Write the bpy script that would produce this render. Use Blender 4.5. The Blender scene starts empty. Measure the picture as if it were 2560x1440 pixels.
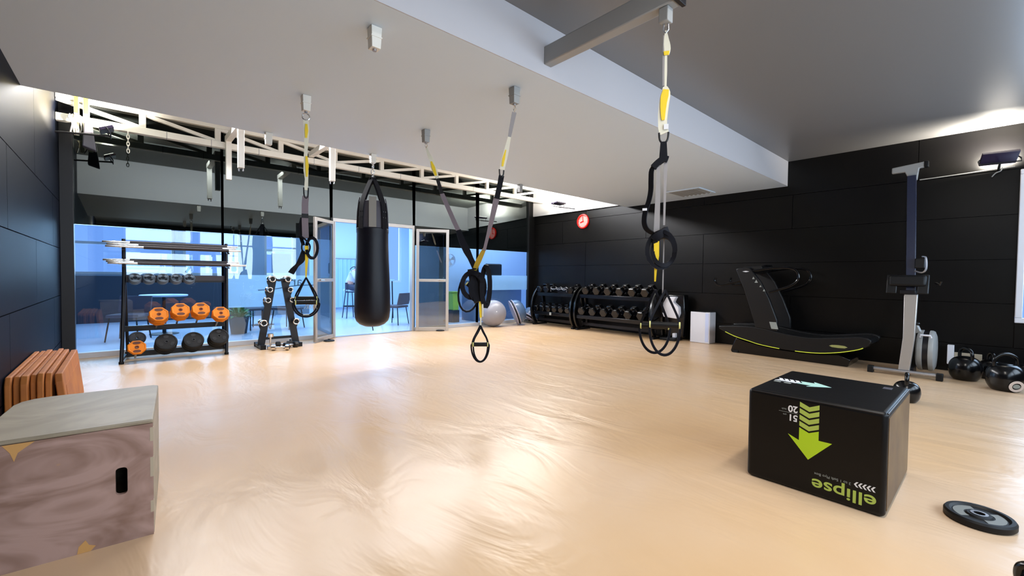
import bpy, bmesh, math, random
from mathutils import Vector, Matrix, Euler, Quaternion
random.seed(7)
PI = math.pi
scene = bpy.context.scene
COL = scene.collection

# ------------------------------------------------------------------ camera
F = 1087.566
cam_d = bpy.data.cameras.new('camera')
cam = bpy.data.objects.new('camera', cam_d)
COL.objects.link(cam)
cam_d.sensor_width = 36.0
cam_d.lens = F / 2560 * 36.0
cam_d.clip_start = 0.02
cam_d.clip_end = 200
Mc = ((0.74642871, -0.0091774, 0.6654021),
      (-0.66536754, -0.02743784, 0.74601152),
      (0.01141075, -0.99958138, -0.02658673))
cam.matrix_world = Matrix(((Mc[0][0], -Mc[0][1], -Mc[0][2], 0.0),
                           (Mc[1][0], -Mc[1][1], -Mc[1][2], 0.0),
                           (Mc[2][0], -Mc[2][1], -Mc[2][2], 1.14),
                           (0, 0, 0, 1)))
scene.camera = cam

# ------------------------------------------------------------------ view, world, large lights
scene.view_settings.view_transform = 'Standard'
scene.view_settings.look = 'None'
scene.view_settings.gamma = 1.0
scene.view_settings.use_curve_mapping = False
scene.view_settings.exposure = 0.33

world = bpy.data.worlds.new('world')
scene.world = world
world.use_nodes = True
bg = world.node_tree.nodes['Background']
bg.inputs[0].default_value = (0.24, 0.42, 1.0, 1)
bg.inputs[1].default_value = 1.15

def area_light(name, loc, rot, sx, sy, power, color, spread=180):
    l = bpy.data.lights.new(name, 'AREA')
    l.shape = 'RECTANGLE'; l.size = sx; l.size_y = sy
    l.energy = power; l.color = color; l.spread = math.radians(spread)
    o = bpy.data.objects.new(name, l); COL.objects.link(o)
    o.location = loc; o.rotation_euler = rot
    return o

# daylight through the windows behind the camera
area_light('daylight_rear', (3.6, -1.95, 1.75), (math.radians(90), 0, 0), 7.4, 1.7, 270, (0.90, 0.94, 1.0))
# daylight through the window in the dark wall
area_light('daylight_side', (8.15, -0.80, 1.6), (math.radians(90), 0, math.radians(90)), 1.2, 1.7, 38, (0.72, 0.84, 1.0))
# daylight through the cafe windows
area_light('daylight_cafe_far', (2.6, 13.75, 2.0), (math.radians(-90), 0, 0), 8.0, 1.8, 270, (0.50, 0.72, 1.0))
area_light('fill_cafe_roof', (3.6, 10.8, 3.18), (0, 0, 0), 6.0, 2.6, 230, (0.40, 0.66, 1.0))  # added overhead fill that brightens the cafe, not daylight

# added fill lights for general brightness: one behind the viewer, one strip up in the cove above the truss
area_light('fill_rear', (2.0, 0.15, 2.985), (0, 0, 0), 3.0, 0.2, 50, (1.0, 0.95, 0.88))
area_light('fill_cove', (3.6, 6.88, 3.20), (math.radians(-38), 0, 0), 7.6, 0.28, 285, (0.97, 0.97, 1.0))

area_light('fill_reception', (7.4, 9.1, 3.2), (0, 0, 0), 2.6, 0.8, 70, (0.50, 0.70, 1.0))  # added fill to light the area behind the right-hand glass

# ------------------------------------------------------------------ materials
def srgb(r, g, b):
    def f(c):
        c /= 255.0
        return c / 12.92 if c <= 0.04045 else ((c + 0.055) / 1.055) ** 2.4
    return (f(r), f(g), f(b), 1.0)

def mat(name, col, rough=0.5, metal=0.0, spec=0.5, noise=None, bump=None, coat=0.0, emit=None, aniso=None):
    m = bpy.data.materials.new(name); m.use_nodes = True
    nt = m.node_tree; b = nt.nodes['Principled BSDF']
    b.inputs['Base Color'].default_value = col
    b.inputs['Roughness'].default_value = rough
    b.inputs['Metallic'].default_value = metal
    b.inputs['Specular IOR Level'].default_value = spec
    if coat:
        b.inputs['Coat Weight'].default_value = coat
        b.inputs['Coat Roughness'].default_value = 0.1
    tc = nt.nodes.new('ShaderNodeTexCoord')
    if noise:                                   # (scale, colour 2, amount)
        n = nt.nodes.new('ShaderNodeTexNoise'); n.inputs['Scale'].default_value = noise[0]
        n.inputs['Detail'].default_value = 5
        nt.links.new(tc.outputs['Object'], n.inputs['Vector'])
        r = nt.nodes.new('ShaderNodeValToRGB')
        r.color_ramp.elements[0].position = 0.35; r.color_ramp.elements[1].position = 0.68
        r.color_ramp.elements[0].color = col
        c2 = noise[1]; a = noise[2]
        r.color_ramp.elements[1].color = tuple(col[i] * (1 - a) + c2[i] * a for i in range(3)) + (1,)
        nt.links.new(n.outputs['Fac'], r.inputs['Fac'])
        nt.links.new(r.outputs['Color'], b.inputs['Base Color'])
    if bump:                                    # (scale, strength, distance)
        n2 = nt.nodes.new('ShaderNodeTexNoise'); n2.inputs['Scale'].default_value = bump[0]
        n2.inputs['Detail'].default_value = 3
        nt.links.new(tc.outputs['Object'], n2.inputs['Vector'])
        bp = nt.nodes.new('ShaderNodeBump'); bp.inputs['Strength'].default_value = bump[1]
        bp.inputs['Distance'].default_value = bump[2]
        nt.links.new(n2.outputs['Fac'], bp.inputs['Height'])
        nt.links.new(bp.outputs['Normal'], b.inputs['Normal'])
    if emit:
        b.inputs['Emission Color'].default_value = emit[0]
        b.inputs['Emission Strength'].default_value = emit[1]
    return m

M = {}
M['ceiling'] = mat('ceiling_paint', srgb(204, 219, 233), 0.55, bump=(60, 0.05, 0.002))
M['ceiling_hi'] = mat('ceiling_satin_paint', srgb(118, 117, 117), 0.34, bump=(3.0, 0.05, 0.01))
M['step_paint'] = mat('ceiling_step_paint', srgb(190, 187, 190), 0.5)
M['fascia'] = mat('fascia_paint', srgb(225, 225, 228), 0.5)
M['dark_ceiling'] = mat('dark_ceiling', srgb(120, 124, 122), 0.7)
M['panel'] = mat('dark_wall_panel', srgb(10, 9, 10), 0.33, spec=0.22, noise=(1.3, srgb(18, 17, 14), 0.6), bump=(1.6, 0.08, 0.02))
M['panel_left'] = mat('left_wall_panel', srgb(10, 14, 26), 0.5, spec=0.08, bump=(1.6, 0.06, 0.02))
M['black_trim'] = mat('black_trim', srgb(22, 22, 26), 0.4)
M['aluminium'] = mat('aluminium', srgb(190, 185, 180), 0.38, metal=0.7)
M['sill'] = mat('pale_sill', srgb(200, 200, 205), 0.4, metal=0.3)
M['white_steel'] = mat('white_painted_steel', srgb(226, 222, 212), 0.42)
M['grey_steel'] = mat('grey_painted_steel', srgb(150, 150, 148), 0.45)
M['chrome'] = mat('chrome', srgb(215, 215, 215), 0.18, metal=1.0)
M['steel'] = mat('brushed_steel', srgb(175, 175, 180), 0.35, metal=0.9)
M['black_metal'] = mat('black_metal', srgb(16, 16, 22), 0.38, spec=0.4)
M['black_gloss'] = mat('black_gloss', srgb(7, 7, 9), 0.2, spec=0.45)
M['black_rubber'] = mat('black_rubber', srgb(13, 13, 15), 0.5, spec=0.3)
M['black_plastic'] = mat('black_plastic', srgb(13, 13, 15), 0.42, spec=0.35)
M['dark_navy'] = mat('dark_navy_vinyl', srgb(10, 13, 26), 0.42, spec=0.35, bump=(35, 0.12, 0.004))
M['grey_vinyl'] = mat('grey_vinyl', srgb(72, 70, 80), 0.5, bump=(20, 0.15, 0.006))
M['light_vinyl'] = mat('pale_grey_vinyl', srgb(140, 138, 132), 0.5)
M['web_black'] = mat('black_webbing', srgb(12, 13, 22), 0.7, spec=0.2, bump=(300, 0.3, 0.001))
M['web_grey'] = mat('grey_webbing', srgb(150, 145, 145), 0.65, bump=(300, 0.3, 0.001))
M['web_mauve'] = mat('mauve_grey_webbing', srgb(120, 108, 115), 0.65, bump=(300, 0.3, 0.001))
M['web_white'] = mat('white_webbing', srgb(225, 220, 200), 0.6, bump=(300, 0.3, 0.001))
M['web_yellow'] = mat('yellow_webbing', srgb(240, 205, 40), 0.6, bump=(300, 0.3, 0.001))
M['yellow'] = mat('pale_yellow_plastic', srgb(218, 216, 140), 0.4)
M['orange_rubber'] = mat('orange_rubber', srgb(224, 128, 16), 0.5, spec=0.3, noise=(9, srgb(205, 105, 14), 0.6))
M['orange_dark'] = mat('orange_rubber_groove', srgb(90, 38, 14), 0.6)
M['orange_foam'] = mat('orange_foam', srgb(178, 108, 44), 0.65, noise=(6, srgb(150, 84, 40), 0.8), bump=(25, 0.15, 0.004))
M['grey_rubber'] = mat('grey_rubber', srgb(92, 108, 124), 0.45)
M['grey_rubber_dark'] = mat('grey_rubber_groove', srgb(24, 30, 42), 0.6)
M['white'] = mat('white_paint', srgb(228, 228, 235), 0.35)
M['white_print'] = mat('white_print', srgb(225, 225, 228), 0.5)
M['grey_print'] = mat('grey_print', srgb(140, 145, 140), 0.5)
M['green_print'] = mat('lime_print', srgb(178, 212, 28), 0.5)
M['green_pale'] = mat('pale_lime_print', srgb(172, 192, 85), 0.5)
M['teal_print'] = mat('pale_teal_print', srgb(170, 210, 200), 0.5)
M['silver_ball'] = mat('silver_vinyl_ball', srgb(142, 140, 148), 0.36, spec=0.6)
M['blue_dome'] = mat('blue_grey_dome', srgb(75, 98, 130), 0.25)
M['lilac_rim'] = mat('lilac_grey_rim', srgb(165, 160, 178), 0.45)
M['soft_black'] = mat('soft_box_vinyl', srgb(8, 7, 8), 0.40, spec=0.25, noise=(3, srgb(12, 11, 11), 0.6), bump=(5, 0.2, 0.01))
M['soft_side_reflection'] = mat('box_side_floor_reflection', srgb(92, 68, 42), 0.5, spec=0.25, noise=(4, srgb(125, 98, 58), 0.7), bump=(5, 0.2, 0.01))  # tan of the reflected floor put into the base colour
M['red'] = mat('red_plastic', srgb(235, 25, 15), 0.3)
M['clock_face'] = mat('clock_face', srgb(235, 150, 145), 0.4)
M['skin'] = mat('skin', srgb(205, 160, 145), 0.5)
M['shirt'] = mat('white_shirt', srgb(215, 222, 232), 0.7)
M['trousers'] = mat('dark_trousers', srgb(60, 68, 90), 0.7)
M['hair'] = mat('grey_hair', srgb(60, 55, 60), 0.8)
M['cafe_wall'] = mat('cafe_wall', srgb(205, 222, 240), 0.6)
M['cafe_floor'] = mat('cafe_floor', srgb(205, 215, 232), 0.25)
M['cafe_dark'] = mat('cafe_wainscot', srgb(32, 42, 54), 0.6)
M['grey_fabric'] = mat('grey_fabric', srgb(88, 86, 96), 0.8)
M['blue_white'] = mat('pale_blue_laminate', srgb(190, 215, 235), 0.4)
M['leaf'] = mat('leaf_green', srgb(60, 125, 65), 0.6)
M['green_bin'] = mat('green_plastic', srgb(150, 190, 80), 0.5)
M['purple_black'] = mat('floodlight_housing', srgb(38, 26, 52), 0.35)
M['kb_label'] = mat('kettlebell_label', srgb(205, 190, 180), 0.5)

def wood_mat(name, base, alt, worn, seam=False):
    m = bpy.data.materials.new(name); m.use_nodes = True
    nt = m.node_tree; b = nt.nodes['Principled BSDF']
    b.inputs['Roughness'].default_value = 0.5
    tc = nt.nodes.new('ShaderNodeTexCoord')
    mp = nt.nodes.new('ShaderNodeMapping'); mp.inputs['Scale'].default_value = (1.0, 1.0, 2.2)
    nt.links.new(tc.outputs['Object'], mp.inputs['Vector'])
    n = nt.nodes.new('ShaderNodeTexNoise'); n.inputs['Scale'].default_value = 1.9
    n.inputs['Detail'].default_value = 3; n.inputs['Distortion'].default_value = 3.0
    nt.links.new(mp.outputs['Vector'], n.inputs['Vector'])
    r = nt.nodes.new('ShaderNodeValToRGB')
    e = r.color_ramp.elements
    e[0].position = 0.36; e[0].color = base; e[1].position = 0.62; e[1].color = alt
    nt.links.new(n.outputs['Fac'], r.inputs['Fac'])
    n2 = nt.nodes.new('ShaderNodeTexNoise'); n2.inputs['Scale'].default_value = 5.0; n2.inputs['Detail'].default_value = 2
    nt.links.new(mp.outputs['Vector'], n2.inputs['Vector'])
    r2 = nt.nodes.new('ShaderNodeValToRGB')
    r2.color_ramp.elements[0].position = 0.70; r2.color_ramp.elements[0].color = (0, 0, 0, 1)
    r2.color_ramp.elements[1].position = 0.73; r2.color_ramp.elements[1].color = (1, 1, 1, 1)
    nt.links.new(n2.outputs['Fac'], r2.inputs['Fac'])
    mx = nt.nodes.new('ShaderNodeMix'); mx.data_type = 'RGBA'
    nt.links.new(r2.outputs['Color'], mx.inputs['Factor'])
    nt.links.new(r.outputs['Color'], mx.inputs['A'])
    mx.inputs['B'].default_value = worn
    nt.links.new(mx.outputs['Result'], b.inputs['Base Color'])
    bp = nt.nodes.new('ShaderNodeBump'); bp.inputs['Strength'].default_value = 0.25; bp.inputs['Distance'].default_value = 0.006
    nt.links.new(n.outputs['Fac'], bp.inputs['Height']); nt.links.new(bp.outputs['Normal'], b.inputs['Normal'])
    return m
M['plywood'] = wood_mat('worn_brown_plywood', srgb(135, 105, 92), srgb(172, 142, 132), srgb(196, 145, 85))
M['plywood_top'] = wood_mat('worn_grey_plywood', srgb(142, 130, 110), srgb(162, 150, 130), srgb(180, 165, 140))
M['ply_edge'] = mat('plywood_edge', srgb(178, 164, 142), 0.6)
M['ply_chip'] = mat('bare_wood_chip', srgb(196, 148, 88), 0.6)

def floor_mat():
    m = bpy.data.materials.new('beige_epoxy_floor'); m.use_nodes = True
    nt = m.node_tree; b = nt.nodes['Principled BSDF']
    tc = nt.nodes.new('ShaderNodeTexCoord')
    n = nt.nodes.new('ShaderNodeTexNoise'); n.inputs['Scale'].default_value = 0.55
    n.inputs['Detail'].default_value = 5; n.inputs['Distortion'].default_value = 0.6
    nt.links.new(tc.outputs['Object'], n.inputs['Vector'])
    r = nt.nodes.new('ShaderNodeValToRGB')
    e = r.color_ramp.elements
    e[0].position = 0.30; e[0].color = srgb(203, 165, 120)
    e[1].position = 0.66; e[1].color = srgb(214, 184, 154)
    x = e.new(0.48); x.color = srgb(209, 175, 138)
    nt.links.new(n.outputs['Fac'], r.inputs['Fac'])
    nt.links.new(r.outputs['Color'], b.inputs['Base Color'])
    b.inputs['Roughness'].default_value = 0.31
    b.inputs['Specular IOR Level'].default_value = 0.38
    # trowel waves
    mp = nt.nodes.new('ShaderNodeMapping'); mp.inputs['Scale'].default_value = (1.4, 0.55, 1)
    mp.inputs['Rotation'].default_value = (0, 0, 0.5)
    nt.links.new(tc.outputs['Object'], mp.inputs['Vector'])
    w = nt.nodes.new('ShaderNodeTexNoise'); w.inputs['Scale'].default_value = 2.3; w.inputs['Detail'].default_value = 4
    w.inputs['Distortion'].default_value = 0.8
    nt.links.new(mp.outputs['Vector'], w.inputs['Vector'])
    bp = nt.nodes.new('ShaderNodeBump'); bp.inputs['Strength'].default_value = 0.5; bp.inputs['Distance'].default_value = 0.03
    nt.links.new(w.outputs['Fac'], bp.inputs['Height'])
    nt.links.new(bp.outputs['Normal'], b.inputs['Normal'])
    return m
M['floor'] = floor_mat()

def glass_mat(name, tint, refl):
    m = bpy.data.materials.new(name); m.use_nodes = True
    nt = m.node_tree
    for n in list(nt.nodes): nt.nodes.remove(n)
    out = nt.nodes.new('ShaderNodeOutputMaterial')
    t = nt.nodes.new('ShaderNodeBsdfTransparent'); t.inputs[0].default_value = tint
    g = nt.nodes.new('ShaderNodeBsdfGlossy'); g.inputs['Roughness'].default_value = 0.0
    g.inputs['Color'].default_value = (0.9, 0.97, 1, 1)
    # Schlick reflectance of the outer surface; the inner surface only transmits
    lw = nt.nodes.new('ShaderNodeLayerWeight'); lw.inputs['Blend'].default_value = 0.5
    pw = nt.nodes.new('ShaderNodeMath'); pw.operation = 'POWER'; pw.inputs[1].default_value = 5.0
    nt.links.new(lw.outputs['Facing'], pw.inputs[0])
    ma = nt.nodes.new('ShaderNodeMath'); ma.operation = 'MULTIPLY_ADD'; ma.inputs[1].default_value = 0.9 - refl; ma.inputs[2].default_value = 0.06 + refl
    nt.links.new(pw.outputs[0], ma.inputs[0])
    ge = nt.nodes.new('ShaderNodeNewGeometry')
    iv = nt.nodes.new('ShaderNodeMath'); iv.operation = 'SUBTRACT'; iv.inputs[0].default_value = 1.0
    nt.links.new(ge.outputs['Backfacing'], iv.inputs[1])
    ad = nt.nodes.new('ShaderNodeMath'); ad.operation = 'MULTIPLY'
    nt.links.new(ma.outputs[0], ad.inputs[0]); nt.links.new(iv.outputs[0], ad.inputs[1])
    mx = nt.nodes.new('ShaderNodeMixShader')
    nt.links.new(ad.outputs[0], mx.inputs[0]); nt.links.new(t.outputs[0], mx.inputs[1]); nt.links.new(g.outputs[0], mx.inputs[2])
    nt.links.new(mx.outputs[0], out.inputs[0])
    return m
M['glass'] = glass_mat('clear_glass', (0.86, 0.92, 0.94, 1), 0.04)
M['glass_door'] = glass_mat('door_glass', (0.42, 0.45, 0.46, 1), 0.17)
M['spandrel'] = mat('dark_backed_glass', (0.0004, 0.0008, 0.0009, 1), 0.02, spec=1.0)
M['spandrel'].node_tree.nodes['Principled BSDF'].inputs['IOR'].default_value = 1.95
M['spandrel'].node_tree.nodes['Principled BSDF'].inputs['Specular IOR Level'].default_value = 0.5
M['spandrel'].node_tree.nodes['Principled BSDF'].inputs['Specular Tint'].default_value = (0.88, 1.0, 0.98, 1)

def film_mat():
    m = bpy.data.materials.new('frosted_film'); m.use_nodes = True
    nt = m.node_tree
    for n in list(nt.nodes): nt.nodes.remove(n)
    out = nt.nodes.new('ShaderNodeOutputMaterial')
    t = nt.nodes.new('ShaderNodeBsdfTransparent'); t.inputs[0].default_value = (0.9, 0.95, 1, 1)
    d = nt.nodes.new('ShaderNodeBsdfDiffuse'); d.inputs[0].default_value = (0.75, 0.85, 0.92, 1)
    tr = nt.nodes.new('ShaderNodeBsdfTranslucent'); tr.inputs[0].default_value = (0.75, 0.88, 0.95, 1)
    a = nt.nodes.new('ShaderNodeMixShader'); a.inputs[0].default_value = 0.7
    nt.links.new(d.outputs[0], a.inputs[1]); nt.links.new(tr.outputs[0], a.inputs[2])
    mx = nt.nodes.new('ShaderNodeMixShader'); mx.inputs[0].default_value = 0.62
    nt.links.new(t.outputs[0], mx.inputs[1]); nt.links.new(a.outputs[0], mx.inputs[2])
    nt.links.new(mx.outputs[0], out.inputs[0])
    return m
M['film'] = film_mat()
M['film_text'] = mat('film_lettering', srgb(95, 125, 150), 0.6)

# ------------------------------------------------------------------ mesh helpers
def frame_from(axis, hint=None):
    a = Vector(axis).normalized()
    h = Vector(hint) if hint is not None else (Vector((0, 0, 1)) if abs(a.z) < 0.9 else Vector((1, 0, 0)))
    u = (h - a * h.dot(a))
    if u.length < 1e-6:
        h = Vector((1, 0, 0)) if abs(a.x) < 0.9 else Vector((0, 1, 0))
        u = h - a * h.dot(a)
    u.normalize()
    return u, a.cross(u), a

class MB:
    def __init__(s, o=(0, 0, 0)):
        s.v = []; s.f = []; s.o = Vector(o)
    def add(s, vs, fs):
        n = len(s.v); s.v += [Vector(p) for p in vs]; s.f += [tuple(i + n for i in f) for f in fs]; return s
    def box(s, x0, x1, y0, y1, z0, z1):
        vs = [(x, y, z) for x in (x0, x1) for y in (y0, y1) for z in (z0, z1)]
        return s.add(vs, [(0, 1, 3, 2), (4, 6, 7, 5), (0, 4, 5, 1), (2, 3, 7, 6), (0, 2, 6, 4), (1, 5, 7, 3)])
    def obox(s, c, sx, sy, sz, R=None):
        R = R or Matrix.Identity(3); c = Vector(c)
        vs = [c + R @ Vector((x * sx / 2, y * sy / 2, z * sz / 2)) for x in (-1, 1) for y in (-1, 1) for z in (-1, 1)]
        return s.add(vs, [(0, 1, 3, 2), (4, 6, 7, 5), (0, 4, 5, 1), (2, 3, 7, 6), (0, 2, 6, 4), (1, 5, 7, 3)])
    def bar(s, p0, p1, w, h, hint=None):
        p0 = Vector(p0); p1 = Vector(p1)
        u, v, a = frame_from(p1 - p0, hint)
        vs = []
        for p in (p0, p1):
            for i, j in ((-1, -1), (1, -1), (1, 1), (-1, 1)):
                vs.append(p + v * (i * w / 2) + u * (j * h / 2))
        return s.add(vs, [(3, 2, 1, 0), (4, 5, 6, 7), (0, 1, 5, 4), (1, 2, 6, 5), (2, 3, 7, 6), (3, 0, 4, 7)])
    def lathe(s, prof, c=(0, 0, 0), axis=(0, 0, 1), n=32, hint=None, closed=False, sx=1.0, sy=1.0, a0=0.0):
        u, v, a = frame_from(axis, hint); c = Vector(c)
        vs = []; fs = []
        for (r, h) in prof:
            for k in range(n):
                t = 2 * PI * k / n + a0
                vs.append(c + a * h + u * (math.cos(t) * r * sx) + v * (math.sin(t) * r * sy))
        m = len(prof)
        for i in range(m - 1 + (1 if closed else 0)):
            for k in range(n):
                k2 = (k + 1) % n; i2 = (i + 1) % m
                fs.append((i * n + k, i * n + k2, i2 * n + k2, i2 * n + k))
        if not closed:
            fs.append(tuple(reversed(range(n)))); fs.append(tuple((m - 1) * n + k for k in range(n)))
        return s.add(vs, fs)
    def cyl(s, p0, p1, r, n=16, r2=None):
        p0 = Vector(p0); p1 = Vector(p1); d = p1 - p0
        return s.lathe([(r, 0), (r if r2 is None else r2, d.length)], p0, d, n)
    def sphere(s, c, r, n=24, m=14, sx=1, sy=1, sz=1, axis=(0, 0, 1)):
        prof = [(max(1e-4, r * math.sin(PI * i / m)), -r * math.cos(PI * i / m) * sz) for i in range(m + 1)]
        return s.lathe(prof, c, axis, n, sx=sx, sy=sy)
    def tube(s, pts, r, n=8, closed=False):
        pts = [Vector(p) for p in pts]; L = len(pts)
        vs = []; fs = []; u = None
        for i, p in enumerate(pts):
            if closed: t = pts[(i + 1) % L] - pts[i - 1]
            else: t = pts[min(i + 1, L - 1)] - pts[max(i - 1, 0)]
            t.normalize()
            if u is None: u = frame_from(t)[0]
            else:
                u = u - t * u.dot(t)
                u = u.normalized() if u.length > 1e-6 else frame_from(t)[0]
            v = t.cross(u); rr = r[i] if isinstance(r, (list, tuple)) else r
            for k in range(n):
                a = 2 * PI * k / n
                vs.append(p + u * math.cos(a) * rr + v * math.sin(a) * rr)
        for i in range(L if closed else L - 1):
            i2 = (i + 1) % L
            for k in range(n):
                k2 = (k + 1) % n
                fs.append((i * n + k, i * n + k2, i2 * n + k2, i2 * n + k))
        if not closed:
            fs.append(tuple(reversed(range(n)))); fs.append(tuple((L - 1) * n + k for k in range(n)))
        return s.add(vs, fs)
    def ribbon(s, pts, w, side, th=0.003):
        """flat strap along pts, w wide along side (vector or one vector per point)"""
        pts = [Vector(p) for p in pts]; L = len(pts); vs = []; fs = []
        for i, p in enumerate(pts):
            sd = Vector(side[i] if isinstance(side, list) else side).normalized()
            t = (pts[min(i + 1, L - 1)] - pts[max(i - 1, 0)]).normalized()
            sd = (sd - t * sd.dot(t)).normalized(); nn = t.cross(sd)
            ww = w[i] if isinstance(w, (list, tuple)) else w
            for a, b in ((-1, -1), (1, -1), (1, 1), (-1, 1)):
                vs.append(p + sd * (a * ww / 2) + nn * (b * th / 2))
        for i in range(L - 1):
            for k in range(4):
                k2 = (k + 1) % 4
                fs.append((i * 4 + k, i * 4 + k2, i * 4 + 4 + k2, i * 4 + 4 + k))
        fs.append((3, 2, 1, 0)); fs.append(tuple((L - 1) * 4 + k for k in range(4)))
        return s.add(vs, fs)
    def prism(s, poly, fn0, fn1):
        """poly: 2D points; fn0/fn1 map (a, b) to the two end planes"""
        n = len(poly)
        vs = [fn0(*p) for p in poly] + [fn1(*p) for p in poly]
        fs = [tuple(range(n)), tuple(reversed(range(n, 2 * n)))]
        for k in range(n):
            k2 = (k + 1) % n
            fs.append((k, n + k, n + k2, k2))
        return s.add(vs, fs)
    def prismX(s, poly, x0, x1): return s.prism(poly, lambda a, b: (x0, a, b), lambda a, b: (x1, a, b))
    def prismY(s, poly, y0, y1): return s.prism(poly, lambda a, b: (a, y0, b), lambda a, b: (a, y1, b))
    def prismZ(s, poly, z0, z1): return s.prism(poly, lambda a, b: (a, b, z0), lambda a, b: (a, b, z1))
    def mesh(s, name, smooth=True, ang=35):
        me = bpy.data.meshes.new(name)
        me.from_pydata([v - s.o for v in s.v], [], s.f)
        bm = bmesh.new(); bm.from_mesh(me)
        bmesh.ops.recalc_face_normals(bm, faces=bm.faces)
        bm.to_mesh(me); bm.free()
        if smooth:
            me.shade_smooth(); me.set_sharp_from_angle(angle=math.radians(ang))
        return me
    def build(s, name, m, parent=None, bevel=0.0, seg=2, sub=0, smooth=True):
        me = s.mesh(name, smooth)
        me.materials.append(m)
        o = bpy.data.objects.new(name, me); COL.objects.link(o)
        if parent is not None: o.parent = parent
        else: o.location = s.o
        if bevel:
            b = o.modifiers.new('bevel', 'BEVEL'); b.width = bevel; b.segments = seg; b.limit_method = 'ANGLE'
            b.angle_limit = math.radians(40)
        if sub:
            b = o.modifiers.new('sub', 'SUBSURF'); b.levels = sub; b.render_levels = sub
        return o

def tag(o, label, cat, group=None):
    o['label'] = label; o['category'] = cat
    if group: o['group'] = group
    return o
def thing(name, loc, label, cat, group=None, rz=0.0):
    o = bpy.data.objects.new(name, None); COL.objects.link(o)
    o.empty_display_size = 0.1; o.location = loc; o.rotation_euler = (0, 0, rz)
    return tag(o, label, cat, group)
def struct(o):
    o['kind'] = 'structure'; return o
def copy_tree(o, parent=None):
    c = o.copy(); COL.objects.link(c)
    if parent is not None: c.parent = parent
    for ch in list(o.children): copy_tree(ch, c)
    return c
def relabel(o, label, group=None):
    o['label'] = label
    if group: o['group'] = group
    return o
ORD = ['first', 'second', 'third', 'fourth', 'fifth', 'sixth', 'seventh', 'eighth', 'ninth', 'tenth']
def text_obj(name, txt, size, mtx, m, parent, extrude=0.0006, sx=1.0, offset=0.0):
    cu = bpy.data.curves.new(name, 'FONT'); cu.body = txt; cu.size = size; cu.extrude = extrude; cu.offset = offset
    cu.align_x = 'CENTER'; cu.align_y = 'CENTER'
    tmp = bpy.data.objects.new(name + '_tmp', cu); COL.objects.link(tmp)
    bpy.context.view_layer.update()
    me = bpy.data.meshes.new_from_object(tmp.evaluated_get(bpy.context.evaluated_depsgraph_get()))
    bpy.data.objects.remove(tmp); bpy.data.curves.remove(cu)
    me.transform(mtx @ Matrix.Diagonal((sx, 1, 1, 1)))
    me.materials.clear(); me.materials.append(m); me.name = name
    o = bpy.data.objects.new(name, me); COL.objects.link(o); o.parent = parent
    return o
def smoothpts(pts, n=6, closed=False):
    """Catmull-Rom through points"""
    P = [Vector(p) for p in pts]; L = len(P); out = []
    rng = range(L if closed else L - 1)
    for i in rng:
        p0 = P[i - 1] if (closed or i > 0) else P[0]
        p1 = P[i]; p2 = P[(i + 1) % L]
        p3 = P[(i + 2) % L] if (closed or i + 2 < L) else P[-1]
        for k in range(n):
            t = k / n
            out.append(0.5 * ((2 * p1) + (p2 - p0) * t + (2 * p0 - 5 * p1 + 4 * p2 - p3) * t * t + (3 * p1 - p0 - 3 * p2 + p3) * t ** 3))
    if not closed: out.append(P[-1])
    return out
def wall_y(mb, x0, x1, y0, y1, z0, z1, holes):
    """wall in an X-Z plane with rectangular holes (hx0,hx1,hz0,hz1) sorted in x"""
    x = x0
    for (a, b, c, d) in holes:
        if a > x: mb.box(x, a, y0, y1, z0, z1)
        if c > z0: mb.box(a, b, y0, y1, z0, c)
        if d < z1: mb.box(a, b, y0, y1, d, z1)
        x = b
    if x < x1: mb.box(x, x1, y0, y1, z0, z1)
    return mb

# ================================================================== THE ROOM
XL, XR, YB, YG = -0.60, 7.85, -1.70, 8.00
ZL, ZH, ZC = 2.615, 3.00, 3.30          # low ceiling, high ceiling, cove ceiling
struct(MB().box(XL - 0.3, XR + 0.3, YB - 0.3, YG + 0.04, -0.12, 0.0).build('floor', M['floor'], smooth=False))
struct(MB().box(XL, XR, 2.28, 5.22, ZL, 3.6).build('ceiling', M['ceiling'], smooth=False))
struct(MB().box(XL, XR, YB, 2.28, ZH, 3.6).build('ceiling', M['ceiling_hi'], smooth=False))
struct(MB().box(XL, XR, 5.22, YG + 0.1, ZC, 3.6).build('ceiling', M['dark_ceiling'], smooth=False))

def panel_wall(x_face, sgn, y0, y1, rows, cuts, z1, hole=None):
    """dark cladding panels with open joints, face at x_face looking along sgn"""
    mb = MB(); g = 0.004; th = 0.02
    back = x_face - sgn * th
    def put(a, b, c, d):
        mb.box(min(back, x_face), max(back, x_face), a + g, b - g, c + g, d - g)
    rs = [0.0] + rows + [z1]
    for i in range(len(rs) - 1):
        ys = [y0] + [c for c in cuts[i % len(cuts)] if y0 < c < y1] + [y1]
        for j in range(len(ys) - 1):
            a, b, c, d = ys[j], ys[j + 1], rs[i], rs[i + 1]
            if hole and a < hole[1] and b > hole[0] and c < hole[3] and d > hole[2]:
                if a < hole[0]: put(a, hole[0], c, d)
                if b > hole[1]: put(hole[1], b, c, d)
                aa, bb = max(a, hole[0]), min(b, hole[1])
                if c < hole[2]: put(aa, bb, c, hole[2])
                if d > hole[3]: put(aa, bb, hole[3], d)
            else: put(a, b, c, d)
    wall0, wall1 = (back - sgn * 0.2, back) if sgn > 0 else (back, back - sgn * 0.2)
    if hole:
        mb.box(wall0, wall1, hole[1], y1, 0, 3.6); mb.box(wall0, wall1, y0, hole[0], 0, 3.6)
        mb.box(wall0, wall1, hole[0], hole[1], 0, hole[2]); mb.box(wall0, wall1, hole[0], hole[1], hole[3], 3.6)
    else: mb.box(wall0, wall1, y0, y1, 0, 3.6)
    return mb
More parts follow.
